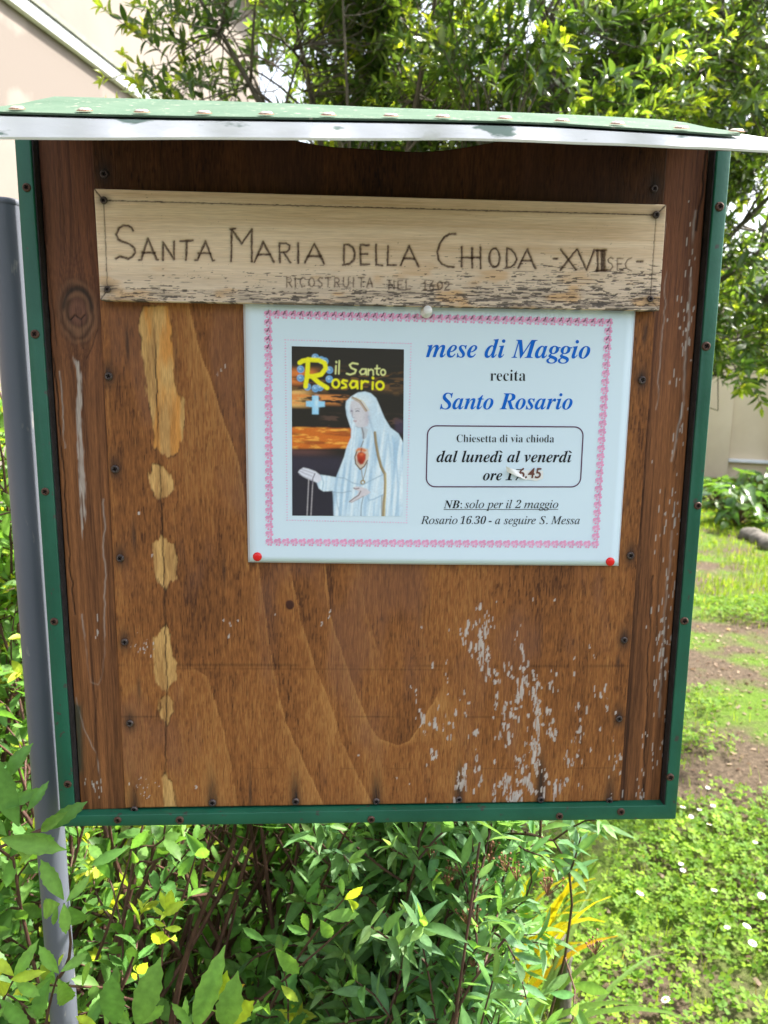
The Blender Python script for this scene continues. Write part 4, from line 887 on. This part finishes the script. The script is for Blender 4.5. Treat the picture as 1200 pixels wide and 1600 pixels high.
def path(p, q, bow, n=7):
    p, q = np.asarray(p, float), np.asarray(q, float); return [p+(q-p)*t+np.asarray(bow)*4*t*(1-t) for t in np.linspace(0, 1, n)]
def dress(LV, pts, n, L, old, young, spread=.9, whorl=4, start=.15, tipf=.25, lift=.35, wf=1.0):
    """leaves along a twig, smaller and fresher at the tip"""
    pts = np.array(pts); k = len(pts)-1; ph = rnd.uniform(0, 6.28)
    for i in range(n):
        t = start+(1-start)*(i+.5)/n; a = t*k; j = min(int(a), k-1); p = pts[j]+(pts[j+1]-pts[j])*(a-j); ax = unit(pts[j+1]-pts[j])
        ph += 2.4; s1 = unit(np.cross(ax, [.3, .5, .81])); s2 = np.cross(ax, s1); side = s1*math.cos(ph)+s2*math.sin(ph)
        d = unit(side*spread+ax*(.55+.5*t)+UPV*lift*rnd.uniform(.2, 1)+rv3(.18)); y = max(0, (t-(1-tipf))/tipf) if tipf > 0 else 0
        up = unit(np.cross(np.cross(d, ax), d)+UPV*.9+rv3(.35)); LV.add(p, d, up, L*rnd.uniform(.7, 1.12)*(1-.45*y), cvar(old, young, min(1, y*1.2*rnd.uniform(.6, 1.2))), wf*rnd.uniform(.85, 1.12))
    ax = unit(pts[-1]-pts[-2])
    for i in range(whorl):
        d = unit(ax+rv3(.45)); LV.add(pts[-1], d, unit(UPV+rv3(.5)), L*rnd.uniform(.4, .72), cvar(young, young, 0), wf)

# ------------------------------------------------------------------ tall glossy shrub behind the board
TD, TM, TY = (.055, .105, .026), (.125, .205, .038), (.36, .45, .045)
def tall_shrub(label, base, crown, ntwig, gap_seed, Lf, trunkr, dens_fn, grp, shape=LAUREL, mat='leafgloss'):
    root = empty('evergreen_tree', base); tag(root, label, 'tree', grp)
    b = MB(); LV = Leaves(shape); base = np.array(base, float); c, rad = np.array(crown[0]), np.array(crown[1]); fork = base+np.array([0, 0, max(.6, c[2]-rad[2]+.08)])
    b.tube(path(base-UPV*.05, fork, (.03, .02, 0), 5), list(np.linspace(trunkr*1.25, trunkr, 5)), 10); nodes = []
    for i in range(11):
        th = 2*math.pi*i/11+rnd.uniform(-.2, .2); q = c+rad*np.array([math.cos(th)*rnd.uniform(.35, .95), math.sin(th)*rnd.uniform(.35, .95), rnd.uniform(-.25, .8)])
        if pix(q)[0] < 240: q = q+RT*((250-pix(q)[0])/FPX*((q-CAM)@FW))
        pp = path(fork, q, (0, 0, rnd.uniform(-.1, .2)), 9); b.tube(pp, list(np.linspace(trunkr*.45, .004, 9)), 7); nodes += pp[2:]
        for _ in range(5):
            s0 = pp[rnd.randint(3, 7)]; q2 = s0+rad*rv3(.30)
            if pix(q2)[0] < 235: continue
            p2 = path(s0, q2, (0, 0, .05), 6); b.tube(p2, list(np.linspace(.006, .002, 6)), 5); nodes += p2[1:]
    nodes = np.array(nodes); k = 0; tries = 0
    while k < ntwig and tries < ntwig*30:
        tries += 1; u = rv3(1); u = unit(u)*rnd.random()**.42; p = c+rad*u*1.05
        if p[2] < 0.2 or not dens_fn(p, u): continue
        nn = nodes[np.argmin(((nodes-p)**2).sum(1))]; out = unit(unit(p-nn)*.8+UPV*.45+u*.5+rv3(.25)); Lt = rnd.uniform(.12, .22); q = p+out*Lt
        if np.linalg.norm(p-nn) < .28: b.tube(path(nn, p, rv3(.02), 4)+[q], [.0026, .0024, .0022, .0019, .0010], 4, cap=False)
        else: b.tube([p, q], [.0019, .0010], 4, cap=False)
        yf = rnd.random() < .62; dress(LV, path(p, q, rv3(.012), 5), rnd.randint(11, 17), Lf*rnd.uniform(.8, 1.2), TD if rnd.random() < .6 else TM, TY if yf else TM, .95, 4 if yf else 2, .05, .32 if yf else .12); k += 1
    b.build('branches', M['bark'], root, True); LV.build('crown', M[mat], root); return root
def dn1(p, u):
    n = fbm(np.array([p[0]*1.9]), np.array([p[2]*2.1+p[1]*1.3]), 5, 3)[0]; x = pix(p)
    if x[0] < 295-70*rnd.random(): return False
    return n > .46 and rnd.random() < .97
tall_shrub('tall glossy evergreen shrub with yellow green tips, rising behind the roof of the board', (.05, 2.35, 0), ((.05, 2.35, 2.40), (1.08, .75, 1.0)), 2100, 1, .056, .04, dn1, 'evergreens behind the board')
def dn2(p, u):
    n = fbm(np.array([p[0]*2.2]), np.array([p[2]*2.3+p[1]*1.1]), 9, 3)[0]; x = pix(p); return n > (.575 if p[2] > 2.05 else .32) and not (x[0] > 1090 and x[1] > 560+40*rnd.random())
tall_shrub('looser evergreen tree with drooping lower twigs, to the right behind the board', (1.05, 2.95, 0), ((1.62, 2.75, 2.42), (1.12, .8, 1.0)), 2000, 2, .060, .045, dn2, 'evergreens behind the board')
# low twigs hanging beside the frame
# ------------------------------------------------------------------ spirea bushes below and beside the board
SO, SM_, SY = (.066, .160, .038), (.130, .260, .050), (.36, .43, .038)
def bush(name, label, roots, n, tops, L, shape, old, young, grp, nt=9, nl=11, stemr=.0045, mat='leaf', wf=1.0, extra=None, seedpx=None, yf=.35, keep=None):
    root = empty(name, (float(np.mean(roots[0])), float(np.mean(roots[1])), 0)); tag(root, label, 'bush', grp); b = MB(); LV = Leaves(shape)
    for i in range(n):
        p = np.array([rnd.uniform(*roots[0]), rnd.uniform(*roots[1]), -.01]); q = np.array([rnd.uniform(*tops[0]), rnd.uniform(*tops[1]), rnd.uniform(*tops[2])]); bow = np.array([0, 0, .12])+rv3(.05)
        pp = path(p, q, bow, 10); b.tube(pp, list(np.linspace(stemr*rnd.uniform(.8, 1.3), .0012, 10)), 6, cap=False)
        for k in range(nt):
            t = rnd.uniform(.30, 1); a = t*9; j = min(int(a), 8); s0 = pp[j]+(pp[j+1]-pp[j])*(a-j); out = unit(unit(pp[j+1]-pp[j])*.5+rv3(.7)+UPV*.25); q2 = s0+out*rnd.uniform(.06, .17)
            if keep and not keep(q2): continue
            tw = path(s0, q2, rv3(.01), 5); b.tube(tw, [.0016, .0014, .0012, .001, .0007], 4, cap=False); fresh = rnd.random() < yf
            dress(LV, tw, nl, L*rnd.uniform(.75, 1.15), lerp(np.array(old), np.array(SM_), rnd.random()*.6), young if fresh else SM_, .9, 3 if fresh else 2, .0, .28 if fresh else .1, .3, wf)
    if extra: extra(b, LV)
    b.build('stems', M['stem'], root, True); LV.build('foliage', M[mat], root); return root
def below(q):                 # keep twigs out of the board itself; the bush is thin where its old stems lean, right of the post
    if q[1] < .06 and q[2] > 1.08 and -.30 < q[0] < .30: return False
    if -.30+(q[2]-.8)*.3 < q[0] < -.11+(q[2]-.8)*.3 and .62 < q[2] < 1.02 and q[1] < .6: return rnd.random() < .22
    return True
def sprig(b, LV, tip, Y, back, n, Lpx, young, old, spread=.9, dirs=None):
    T = at(tip[0], tip[1], Y); B = at(back[0], back[1], Y+.03); pp = path(B, T, rv3(.004), 6); b.tube(pp, [.0016, .0015, .0014, .0012, .001, .0008], 5, cap=False)
    dress(LV, pp, n, Lpx*.00054, old, young, spread, 3, .2, .4, .25, 1.0)
def single(LV, basepx, tippx, Y, c, dy=0.0, wf=1.0):
    a = at(*basepx, Y); t = at(*tippx, Y+dy); d = t-a; LV.add(a, d, unit(np.array([.15, -1, .55])+rv3(.15)), float(np.linalg.norm(d))*1.02, np.clip(np.array(c)*rnd.uniform(.88, 1.12), 0, 1), wf)
def front_sprays(b, LV):
    g, g2, y = (.115, .265, .060), (.160, .320, .065), (.33, .44, .045)
    S = [ # leaf base, leaf tip, depth, colour
     ((30,1290),(-20,1180),-.05,g),((35,1300),(95,1330),-.06,g),((45,1265),(72,1225),-.05,g),((10,1305),(-30,1265),-.05,g),((60,1330),(15,1345),-.06,g2),((15,1215),(40,1165),-.04,g),((0,1265),(66,1232),-.05,g),((5,1310),(92,1328),-.065,g2),((70,1297),(130,1255),-.03,g),((68,1297),(92,1275),-.03,g2),
     ((100,1405),(62,1345),-.05,g2),((104,1408),(140,1370),-.055,g2),((96,1412),(58,1425),-.05,g2),((100,1412),(103,1460),-.06,g2),((108,1414),(129,1450),-.05,g),((90,1416),(82,1448),-.05,g2),
     ((92,1520),(60,1480),-.05,g2),((95,1518),(137,1490),-.055,g2),((86,1522),(44,1562),-.055,g2),((90,1526),(112,1580),-.05,g2),((84,1515),(75,1540),-.06,g),((92,1510),(98,1488),-.05,y),((80,1530),(50,1600),-.06,g),
     ((22,1525),(-12,1495),-.07,y),((25,1528),(52,1478),-.07,g2),((20,1530),(62,1520),-.075,y),((18,1535),(-15,1548),-.07,y),((26,1536),(60,1555),-.07,g2),((0,1560),(46,1610),-.06,g),((10,1570),(-10,1600),-.06,g2),
     ((215,1600),(245,1510),-.09,g2),((208,1600),(160,1560),-.08,g2),((222,1600),(258,1570),-.08,g2),((200,1605),(196,1575),-.08,g2),((165,1605),(175,1540),-.07,g2),((130,1610),(160,1562),-.07,g),((150,1600),(118,1588),-.07,y),
     ((308,1600),(342,1500),-.09,g2),((352,1600),(366,1540),-.10,g2),((345,1608),(398,1562),-.09,y),((300,1600),(268,1570),-.08,g2),((345,1560),(350,1530),-.08,y),((350,1575),(325,1590),-.08,g2),((365,1545),(377,1542),-.08,(.42,.28,.05)),((285,1605),(292,1560),-.08,g2),((180,1600),(172,1532),-.08,g),
     ((250,1440),(262,1420),-.0,y),((258,1445),(240,1440),-.0,y),((258,1450),(284,1452),-.0,y),((256,1455),(238,1475),-.0,y),((258,1455),(272,1478),-.0,y),((262,1425),(268,1390),-.0,y),((260,1425),(250,1392),-.0,y),((258,1428),(282,1412),-.0,y),((258,1430),(238,1418),.0,y),
     ((215,1520),(208,1505),.03,y),((216,1520),(228,1508),.03,y),((215,1522),(205,1528),.03,y),
     ((536,1400),(532,1370),.06,g2),((540,1402),(564,1430),.05,y),((505,1432),(562,1428),.05,g2),((538,1405),(566,1388),.06,y),((500,1436),(520,1470),.05,g2),((482,1455),(472,1425),.06,g2),((480,1458),(450,1448),.06,g),((430,1480),(470,1528),.05,g2),((415,1470),(378,1450),.06,g),
     ((440,1540),(465,1565),.05,y),((420,1560),(400,1590),.05,g2),((290,1300),(325,1345),.08,g),((305,1335),(276,1372),.06,g),((304,1336),(328,1330),.06,g2),((200,1325),(140,1352),.05,g),((205,1325),(230,1300),.05,g),((206,1328),(215,1355),.05,g2)]
    for bpx, tpx, Y, c in S: single(LV, bpx, tpx, Y, c, rnd.uniform(-.016, .020), rnd.uniform(.62, .95))
    for _ in range(22):        # old red brown stems leaning up to the right
        x0 = rnd.uniform(60, 330); Y = rnd.uniform(.16, .5); b.tube(path(at(x0-rnd.uniform(20, 90), 1680, Y), at(x0+rnd.uniform(60, 190), rnd.uniform(1270, 1330), Y+rnd.uniform(-.05, .1)), rv3(.012), 8), list(np.linspace(rnd.uniform(.0035, .0062), .002, 8)), 7, cap=False)
    for a, t, Y in (((100,1412),(90,1530),-.045), ((90,1525),(70,1640),-.045), ((22,1530),(-20,1640),-.065), ((-60,1360),(70,1295),-.045), ((-70,1180),(15,1215),-.035), ((212,1600),(190,1680),-.075), ((377,1545),(290,1640),-.08), ((258,1450),(225,1640),.005), ((560,1428),(300,1640),.06), ((215,1520),(250,1640),.03), ((540,1402),(420,1580),.06), ((306,1335),(250,1480),.07), ((206,1326),(150,1500),.06)):
        b.tube(path(at(*a, Y), at(*t, Y+.05), rv3(.004), 6), [.0007, .001, .0012, .0014, .0016, .0018], 5, cap=False)
bush('spirea_bush', 'green spirea bush with red brown stems under the board and round the post', ((-.62, .08), (.10, .55)), 100, ((-.60, .12), (.05, .50), (.60, 1.12)), .036, SPIREA, SO, SY, 'spirea bushes round the board', 9, 10, .0062, extra=front_sprays, keep=below)
bush('spirea_bush', 'sunlit yellow green spirea bush at the left edge behind the grey post', ((-1.15, -.42), (.35, 1.2)), 75, ((-1.2, -.32), (.32, 1.1), (.9, 1.62)), .036, SPIREA_FAR, SM_, (.34, .38, .035), 'spirea bushes round the board', 9, 10, .005, yf=.7, keep=lambda q: pix(q)[1] > 560+rnd.uniform(0, 90))
bush('spirea_bush', 'tall light green spirea sprays close behind the upper part of the grey post', ((-.80, -.46), (.40, .9)), 46, ((-.78, -.42), (.40, .85), (1.22, 1.58)), .034, SPIREA_FAR, SM_, (.36, .42, .035), 'spirea bushes round the board', 12, 11, .004, yf=.75, keep=lambda q: pix(q)[1] > 580+rnd.uniform(0, 80))
bush('spirea_bush', 'dense dark spirea bush behind the board, left of the lawn', ((-.45, .18), (.55, 1.15)), 90, ((-.45, .20), (.5, 1.2), (.45, 1.18)), .038, SPIREA_FAR, SO, SM_, 'spirea bushes round the board', 10, 11, .005, yf=.3, keep=below)
BO, BM = (.105, .215, .100), (.20, .34, .14)
nb = bush('willowleaf_bush', 'grey green narrow leaved bush with brown seed heads under the right half of the board', ((-.02, .12), (.12, .42)), 74, ((.0, .17), (.06, .36), (.72, 1.13)), .044, NARROW, BO, BM, None, 12, 12, .0024, wf=1.1, yf=.45, keep=lambda q: below(q) and pix(q)[0] < (960 if pix(q)[1] < 1345 else 870)+rnd.uniform(-70, 20))
for px, py in ((675,1330),(700,1368),(765,1332),(792,1347),(742,1364),(752,1380),(728,1426),(740,1502),(808,1360),(856,1382),(931,1476)):
    b = MB(); c = at(px, py, rnd.uniform(.07, .11))
    for _ in range(13):
        q = c+np.array([rnd.gauss(0, .0055), rnd.gauss(0, .0055), abs(rnd.gauss(0, .0045))]); b.lathe([(.0001, 0), (.0013, .0008), (.0014, .0018), (.0001, .0026)], q, unit(rv3()+UPV), 5); b.tube([c-UPV*.012, q], [.0005, .0003], 3, cap=False)
    b.build('seed_head', M['seed'], nb)

# ------------------------------------------------------------------ strap leaved clump turning yellow
def clump(label, base, n, cols, Lr, px_targets=None):
    root = empty('iris_clump', base); tag(root, label, 'plant'); V = []; F = []; C = []
    tg = list(px_targets)+[(x+rnd.gauss(0, 16), y+rnd.gauss(0, 20)+12, Y+rnd.gauss(0, .02), c, w_) for x, y, Y, c, w_ in px_targets]*n
    for T in tg:
        p = np.array(base)+np.array([rnd.gauss(0, .03), rnd.gauss(0, .03), 0])
        if T: q = at(T[0], T[1], T[2]); c = np.array(T[3]); wv = T[4]
        else: q = p+np.array([rnd.gauss(0, .22), rnd.gauss(0, .16), rnd.uniform(*Lr)]); c = np.array(cols[rnd.randint(0, len(cols)-1)]); wv = rnd.uniform(.006, .010)
        c = np.clip(c*rnd.uniform(.85, 1.15), 0, 1); pp = path(p, q, (rnd.gauss(0, .015), rnd.gauss(0, .015), np.linalg.norm(q-p)*rnd.uniform(.14, .24)), 9); sd = unit(np.cross(q-p, UPV)+rv3(.05)); k = len(V)
        for i, x in enumerate(pp):
            t = i/8; w_ = 1.6*wv*(1-t**3)*(.6+.4*min(1, t*4))+.0004; V += [x-sd*w_, x+UPV*-.0015, x+sd*w_]; C += [lerp(c, c*np.array([1.0, .92, .8]), t**2)]*3
        for i in range(8): a = k+3*i; F += [(a, a+1, a+4, a+3), (a+1, a+2, a+5, a+4)]
    o = mesh_obj('leaves', V, np.array(F), M['blade'], root, smooth=True); set_col(o, C); return root
YL, YG, GG = (.46, .43, .020), (.40, .42, .03), (.10, .19, .04)
clump('clump of strap leaves turning bright yellow at the edge of the lawn', (.27, .86, 0), 0, None, None,
      [(905,1352,.80,YL,.008),(930,1372,.78,YL,.009),(955,1400,.75,YL,.009),(915,1392,.78,YL,.010),(890,1370,.80,YL,.009),(868,1352,.85,GG,.007),(945,1440,.72,YL,.008),(965,1462,.70,(.5,.33,.02),.008),(912,1472,.72,YL,.010),(890,1440,.80,YL,.010),(872,1420,.80,YG,.009),(905,1425,.76,YL,.009),(845,1430,.85,YG,.008),(835,1475,.8,YL,.009),(820,1500,.8,YL,.010),(812,1520,.8,YG,.010),(845,1515,.78,YL,.008),(880,1340,.9,YG,.007),(938,1340,.9,GG,.006),(925,1405,.74,YG,.007)])
clump('clump of long arching green strap leaves low at the lawn edge', (.22, .62, 0), 0, None, None,
      [(1100,1602,.50,GG,.006),(985,1465,.66,GG,.005),(1010,1570,.52,GG,.007),(960,1600,.48,(.16,.26,.06),.007),(900,1600,.5,(.2,.3,.06),.007),(830,1590,.5,GG,.006),(1040,1490,.9,GG,.004),(930,1380,.9,(.13,.22,.07),.006),(790,1600,.5,(.2,.28,.05),.007),(870,1575,.55,GG,.006)])
# old stakes among the bushes
for px, Y, py, r, lab in ((786, .30, 1290, .017, 'weathered grey wooden stake hidden in the bush under the board'), (876, .86, 1462, .022, 'short mossy wooden stump beside the yellow strap leaves')):
    p = at(px, py, Y); b = MB(); pp = path((p[0]+.015, Y+.005, -.03), p, (.004, 0, 0), 26); b.tube([q+np.array([rnd.gauss(0, .0012), 0, 0]) for q in pp], [r*rnd.uniform(.86, 1.1)*(1 if i < 25 else .7) for i in range(26)], 11); o = b.build('wooden_stake', M['stump']); smooth_by_angle(o, 60); tag(o, lab, 'stake')
# ------------------------------------------------------------------ broad leaved plants and stone edging by the far wall
for k, (px, py, Yd, n, h, lab) in enumerate(((1150, 832, 7.2, 70, .42, 'dark broad leaved plant at the edge of the bright lawn, nearer of two'), (1195, 800, 8.3, 90, .52, 'broad leaved plant close against the cream building'), (1118, 806, 8.4, 60, .36, 'small broad leaved plant beside the dark one, nearly hidden by the frame'))):
    p = at(px, py, Yd); p[2] = 0; root = empty('broadleaf_plant', p); tag(root, lab, 'plant', 'broad leaved plants by the far building'); LV = Leaves(BROAD); b = MB()
    for _ in range(n):
        th = rnd.uniform(0, 6.28); r = rnd.uniform(.03, .34); q = p+np.array([math.cos(th)*r, math.sin(th)*r, rnd.uniform(.05, h)*(1-.4*r)]); d = unit(np.array([math.cos(th), math.sin(th), rnd.uniform(-.35, .5)])); LV.add(q, d, unit(UPV+rv3(.3)), rnd.uniform(.14, .26), cvar((.028, .075, .018), (.10, .19, .04), rnd.random()), 1.0); b.tube([p, q], [.004, .003], 4, cap=False)
    b.build('stalks', M['stem'], root); LV.build('foliage', M['leafgloss'], root)
for i, (px, py, Yd) in enumerate(((1172, 850, 6.55), (1187, 856, 6.35), (1203, 866, 6.1))):
    p = at(px, py, Yd); bm = bmesh.new(); bmesh.ops.create_icosphere(bm, subdivisions=3, radius=.11)
    for v in bm.verts:
        n_ = fbm(np.array([v.co.x*14+i*9]), np.array([v.co.z*14+v.co.y*11]), 3, 3)[0]; v.co *= .75+.5*n_; v.co.z *= .75
    me = bpy.data.meshes.new('edging_stone'); bm.to_mesh(me); bm.free(); me.materials.append(M['stone']); me.polygons.foreach_set('use_smooth', np.ones(len(me.polygons), bool))
    o = bpy.data.objects.new('edging_stone', me); COL.objects.link(o); o.location = (p[0], p[1], .03); o.rotation_euler = (0, 0, i*1.3); tag(o, ['rough edging stone left of the others, below the dark broad leaved plant', 'middle rough edging stone below the broad leaved plants', 'rough edging stone nearest the right edge of the picture'][i], 'stone', 'stones edging the planting bed')

# ------------------------------------------------------------------ lawn: clover carpet, grass, litter
def dens(x, y): return fbm(x*1.5, y*1.5, 71, 4)
def mono(name, V0, F0, P, Rz, sc, C, tilt, mat, kind='stuff', label=None, cat=None):
    n = len(P); m = len(V0); c, s = np.cos(Rz)[:, None], np.sin(Rz)[:, None]; x = V0[None, :, 0]*sc[:, None]; y = V0[None, :, 1]*sc[:, None]; z = V0[None, :, 2]*sc[:, None]
    V = np.stack([x*c-y*s, x*s+y*c, z], -1); V[..., 2] += V[..., 0]*tilt[:, :1]+V[..., 1]*tilt[:, 1:]; V += P[:, None]
    F = (F0[None]+(np.arange(n)*m)[:, None, None]).reshape(-1, F0.shape[1]); o = mesh_obj(name, V.reshape(-1, 3), F, mat, smooth=True); set_col(o, np.repeat(C, m, 0)); tag(o, label, cat, kind=kind); return o
cv = []; cf = []
for k in range(3):
    a = 2*math.pi*k/3; base = len(cv); P2 = [(0, 0), (.28, .34), (.40, .78), (.22, 1.02), (0, .90), (-.22, 1.02), (-.40, .78), (-.28, .34)]
    for x, y in P2: cv.append((x*math.cos(a)-y*math.sin(a), x*math.sin(a)+y*math.cos(a), .10*abs(x)*2+.12*y))
    cf += [(base, base+1, base+2, base+3), (base, base+3, base+4, base+4), (base, base+4, base+5, base+5), (base, base+5, base+6, base+7)]
cv = np.array(cv); tri = []
for q in cf:
    tri.append(q[:3]); 
    if q[3] != q[2]: tri.append((q[0], q[2], q[3]))
cf = np.array(tri)
def bare(x, y):               # trodden, bare places on the lawn
    b_ = np.zeros(x.shape)
    for cx, cy, rx, ry, a in ((2.15, 3.6, .8, .4, 1.2), (1.95, 3.15, .6, .42, 1.4), (1.85, 2.5, .38, .36, 1.1), (1.65, 2.12, .22, .2, .9), (1.75, 4.3, .5, .3, .8), (1.75, 2.35, .25, .16, .55), (2.05, 1.9, .4, .2, .6), (1.05, 1.05, .16, .12, .4), (2.5, 5.35, .55, .3, 1.0), (1.2, 1.5, .1, .08, .5)): b_ = np.maximum(b_, a*np.exp(-((x-cx)/rx)**2-((y-cy)/ry)**2))
    return b_
n = 52000; x = rng.uniform(.05, 3.3, n); y = .25+4.2*rng.random(n)**1.25; dn = dens(x, y); kp = (dn+rng.uniform(-.14, .14, n) > .40+.5*bare(x, y)) & (x > .05+.1*(y-.3)); x, y, dn = x[kp], y[kp], dn[kp]; n = len(x)
hz_ = .018+.05*np.clip((dn-.3)*2.2, 0, 1)*rng.uniform(.35, 1.1, n); t_ = rng.random(n)[:, None]**1.6; C = lerp(np.array([.085, .185, .018]), np.array([.22, .34, .030]), t_)*rng.uniform(.8, 1.2, (n, 1))
mono('clover', cv, cf, np.stack([x, y, hz_], -1), rng.uniform(0, 6.28, n), rng.uniform(.0095, .0175, n), C, rng.normal(0, .32, (n, 2)), M['blade'], label='low carpet of bright clover covering the near lawn', cat='clover')
gv = np.array([(-.5, 0, 0), (.5, 0, 0), (.36, .10, .5), (-.36, .10, .5), (0, .32, 1.0)]); gf = np.array([(0, 1, 2), (0, 2, 3), (3, 2, 4)])
def grass(name, n, x0, x1, y0, y1, h, w_, thr, lab):
    x = rng.uniform(x0, x1, n); y = rng.uniform(y0, y1, n); dn = dens(x, y); kp = dn+rng.uniform(-.2, .2, n) > thr+.45*bare(x, y); x, y = x[kp], y[kp]; n = len(x); V0 = gv*np.array([w_/h, 1, 1]); C = lerp(np.array([.085, .165, .014]), np.array([.22, .30, .026]), rng.random((n, 1)))*rng.uniform(.8, 1.25, (n, 1))
    dry = rng.random(n) < .04; C[dry] = np.array([.36, .29, .14])*rng.uniform(.7, 1.1, (dry.sum(), 1))
    mono(name, V0, gf, np.stack([x, y, np.zeros(n)], -1), rng.uniform(0, 6.28, n), h*rng.uniform(.5, 1.3, n), C, rng.normal(0, .25, (n, 2)), M['blade'], label=lab, cat='grass')
grass('grass', 26000, .1, 3.6, .3, 4.4, .045, .0028, .40, 'short thin grass growing through the clover of the near lawn')
grass('grass', 80000, .4, 8.0, 4.2, 11.0, .05, .007, .34, 'bright mown grass on the far part of the lawn')
n = 9000; x = rng.uniform(.05, 3.6, n); y = rng.uniform(.3, 5.8, n); kp = rng.random(n) < .25+1.2*bare(x, y); x, y = x[kp], y[kp]; n = len(x); lv = np.array([(-.3, 0, 0), (.3, 0, .05), (.35, .9, .1), (-.2, 1.0, .02)])
mono('leaf_litter', lv, np.array([(0, 1, 2, 3)]), np.stack([x, y, np.full(n, .006)], -1), rng.uniform(0, 6.28, n), rng.uniform(.006, .022, n), lerp(np.array([.10, .055, .035]), np.array([.42, .33, .25]), rng.random((n, 1))**1.5), rng.normal(0, .25, (n, 2)), M['blade'], label='dry brown leaf bits scattered over bare soil', cat='leaf litter')
# daisies
DZ = [(1106,1231),(1067,1261),(1114,1259),(1093,1265),(1080,1276),(1108,1288),(1180,1316),(1064,1350),(1067,1360),(1116,1391),(1190,1400),(1000,1396),(1136,1449),(1167,1447),(1176,1474),(1040,1562)]
dzl = ['beside the frame corner, farthest away', 'just right of the frame corner', 'in the upper pair at the right', 'below the upper pair', 'in the row below the frame corner', 'a little below the upper pair', 'near the right edge, beyond the others', 'upper of two beside the yellow leaves', 'lower of two beside the yellow leaves', 'in the middle of the clover', 'at the right edge of the clover', 'closest to the yellow leaves', 'left of the near pair', 'right of the near pair', 'large and open, near the right edge', 'nearest of all, low at the front']
for (px, py), l_ in zip(DZ, dzl):
    c = atz(px, py, .07); root = empty('daisy', (c[0], c[1], 0)); tag(root, 'white daisy in the clover, '+l_, 'daisy', 'daisies in the lawn'); b = MB(); r = rnd.uniform(.0075, .011); tl = rv3(.18)
    for k in range(15):
        a = 2*math.pi*k/15+rnd.uniform(-.06, .06); e = np.array([math.cos(a), math.sin(a), 0]); s_ = np.array([-e[1], e[0], 0]); zz = lambda q: np.array([0, 0, q[0]*tl[0]+q[1]*tl[1]])
        P = [e*r*.25, e*r*.7-s_*r*.16, e*r-s_*r*.06, e*r+s_*r*.06, e*r*.7+s_*r*.16]; b.add([c+q+zz(q)+UPV*.001*(k % 2) for q in P], [(0, 1, 2, 3, 4)])
    b.build('petals', M['petal'], root); b = MB(); b.lathe([(r*.34, -.001), (r*.34, .0015), (r*.2, .003), (.0001, .0034)], c, (tl[0]*-.5, tl[1]*-.5, 1), 10); b.build('disc', M['disc'], root, True)
    b = MB(); b.tube(path((c[0], c[1], 0), c, rv3(.004), 5), .0008, 5); b.build('stalk', M['blade_stem'], root)
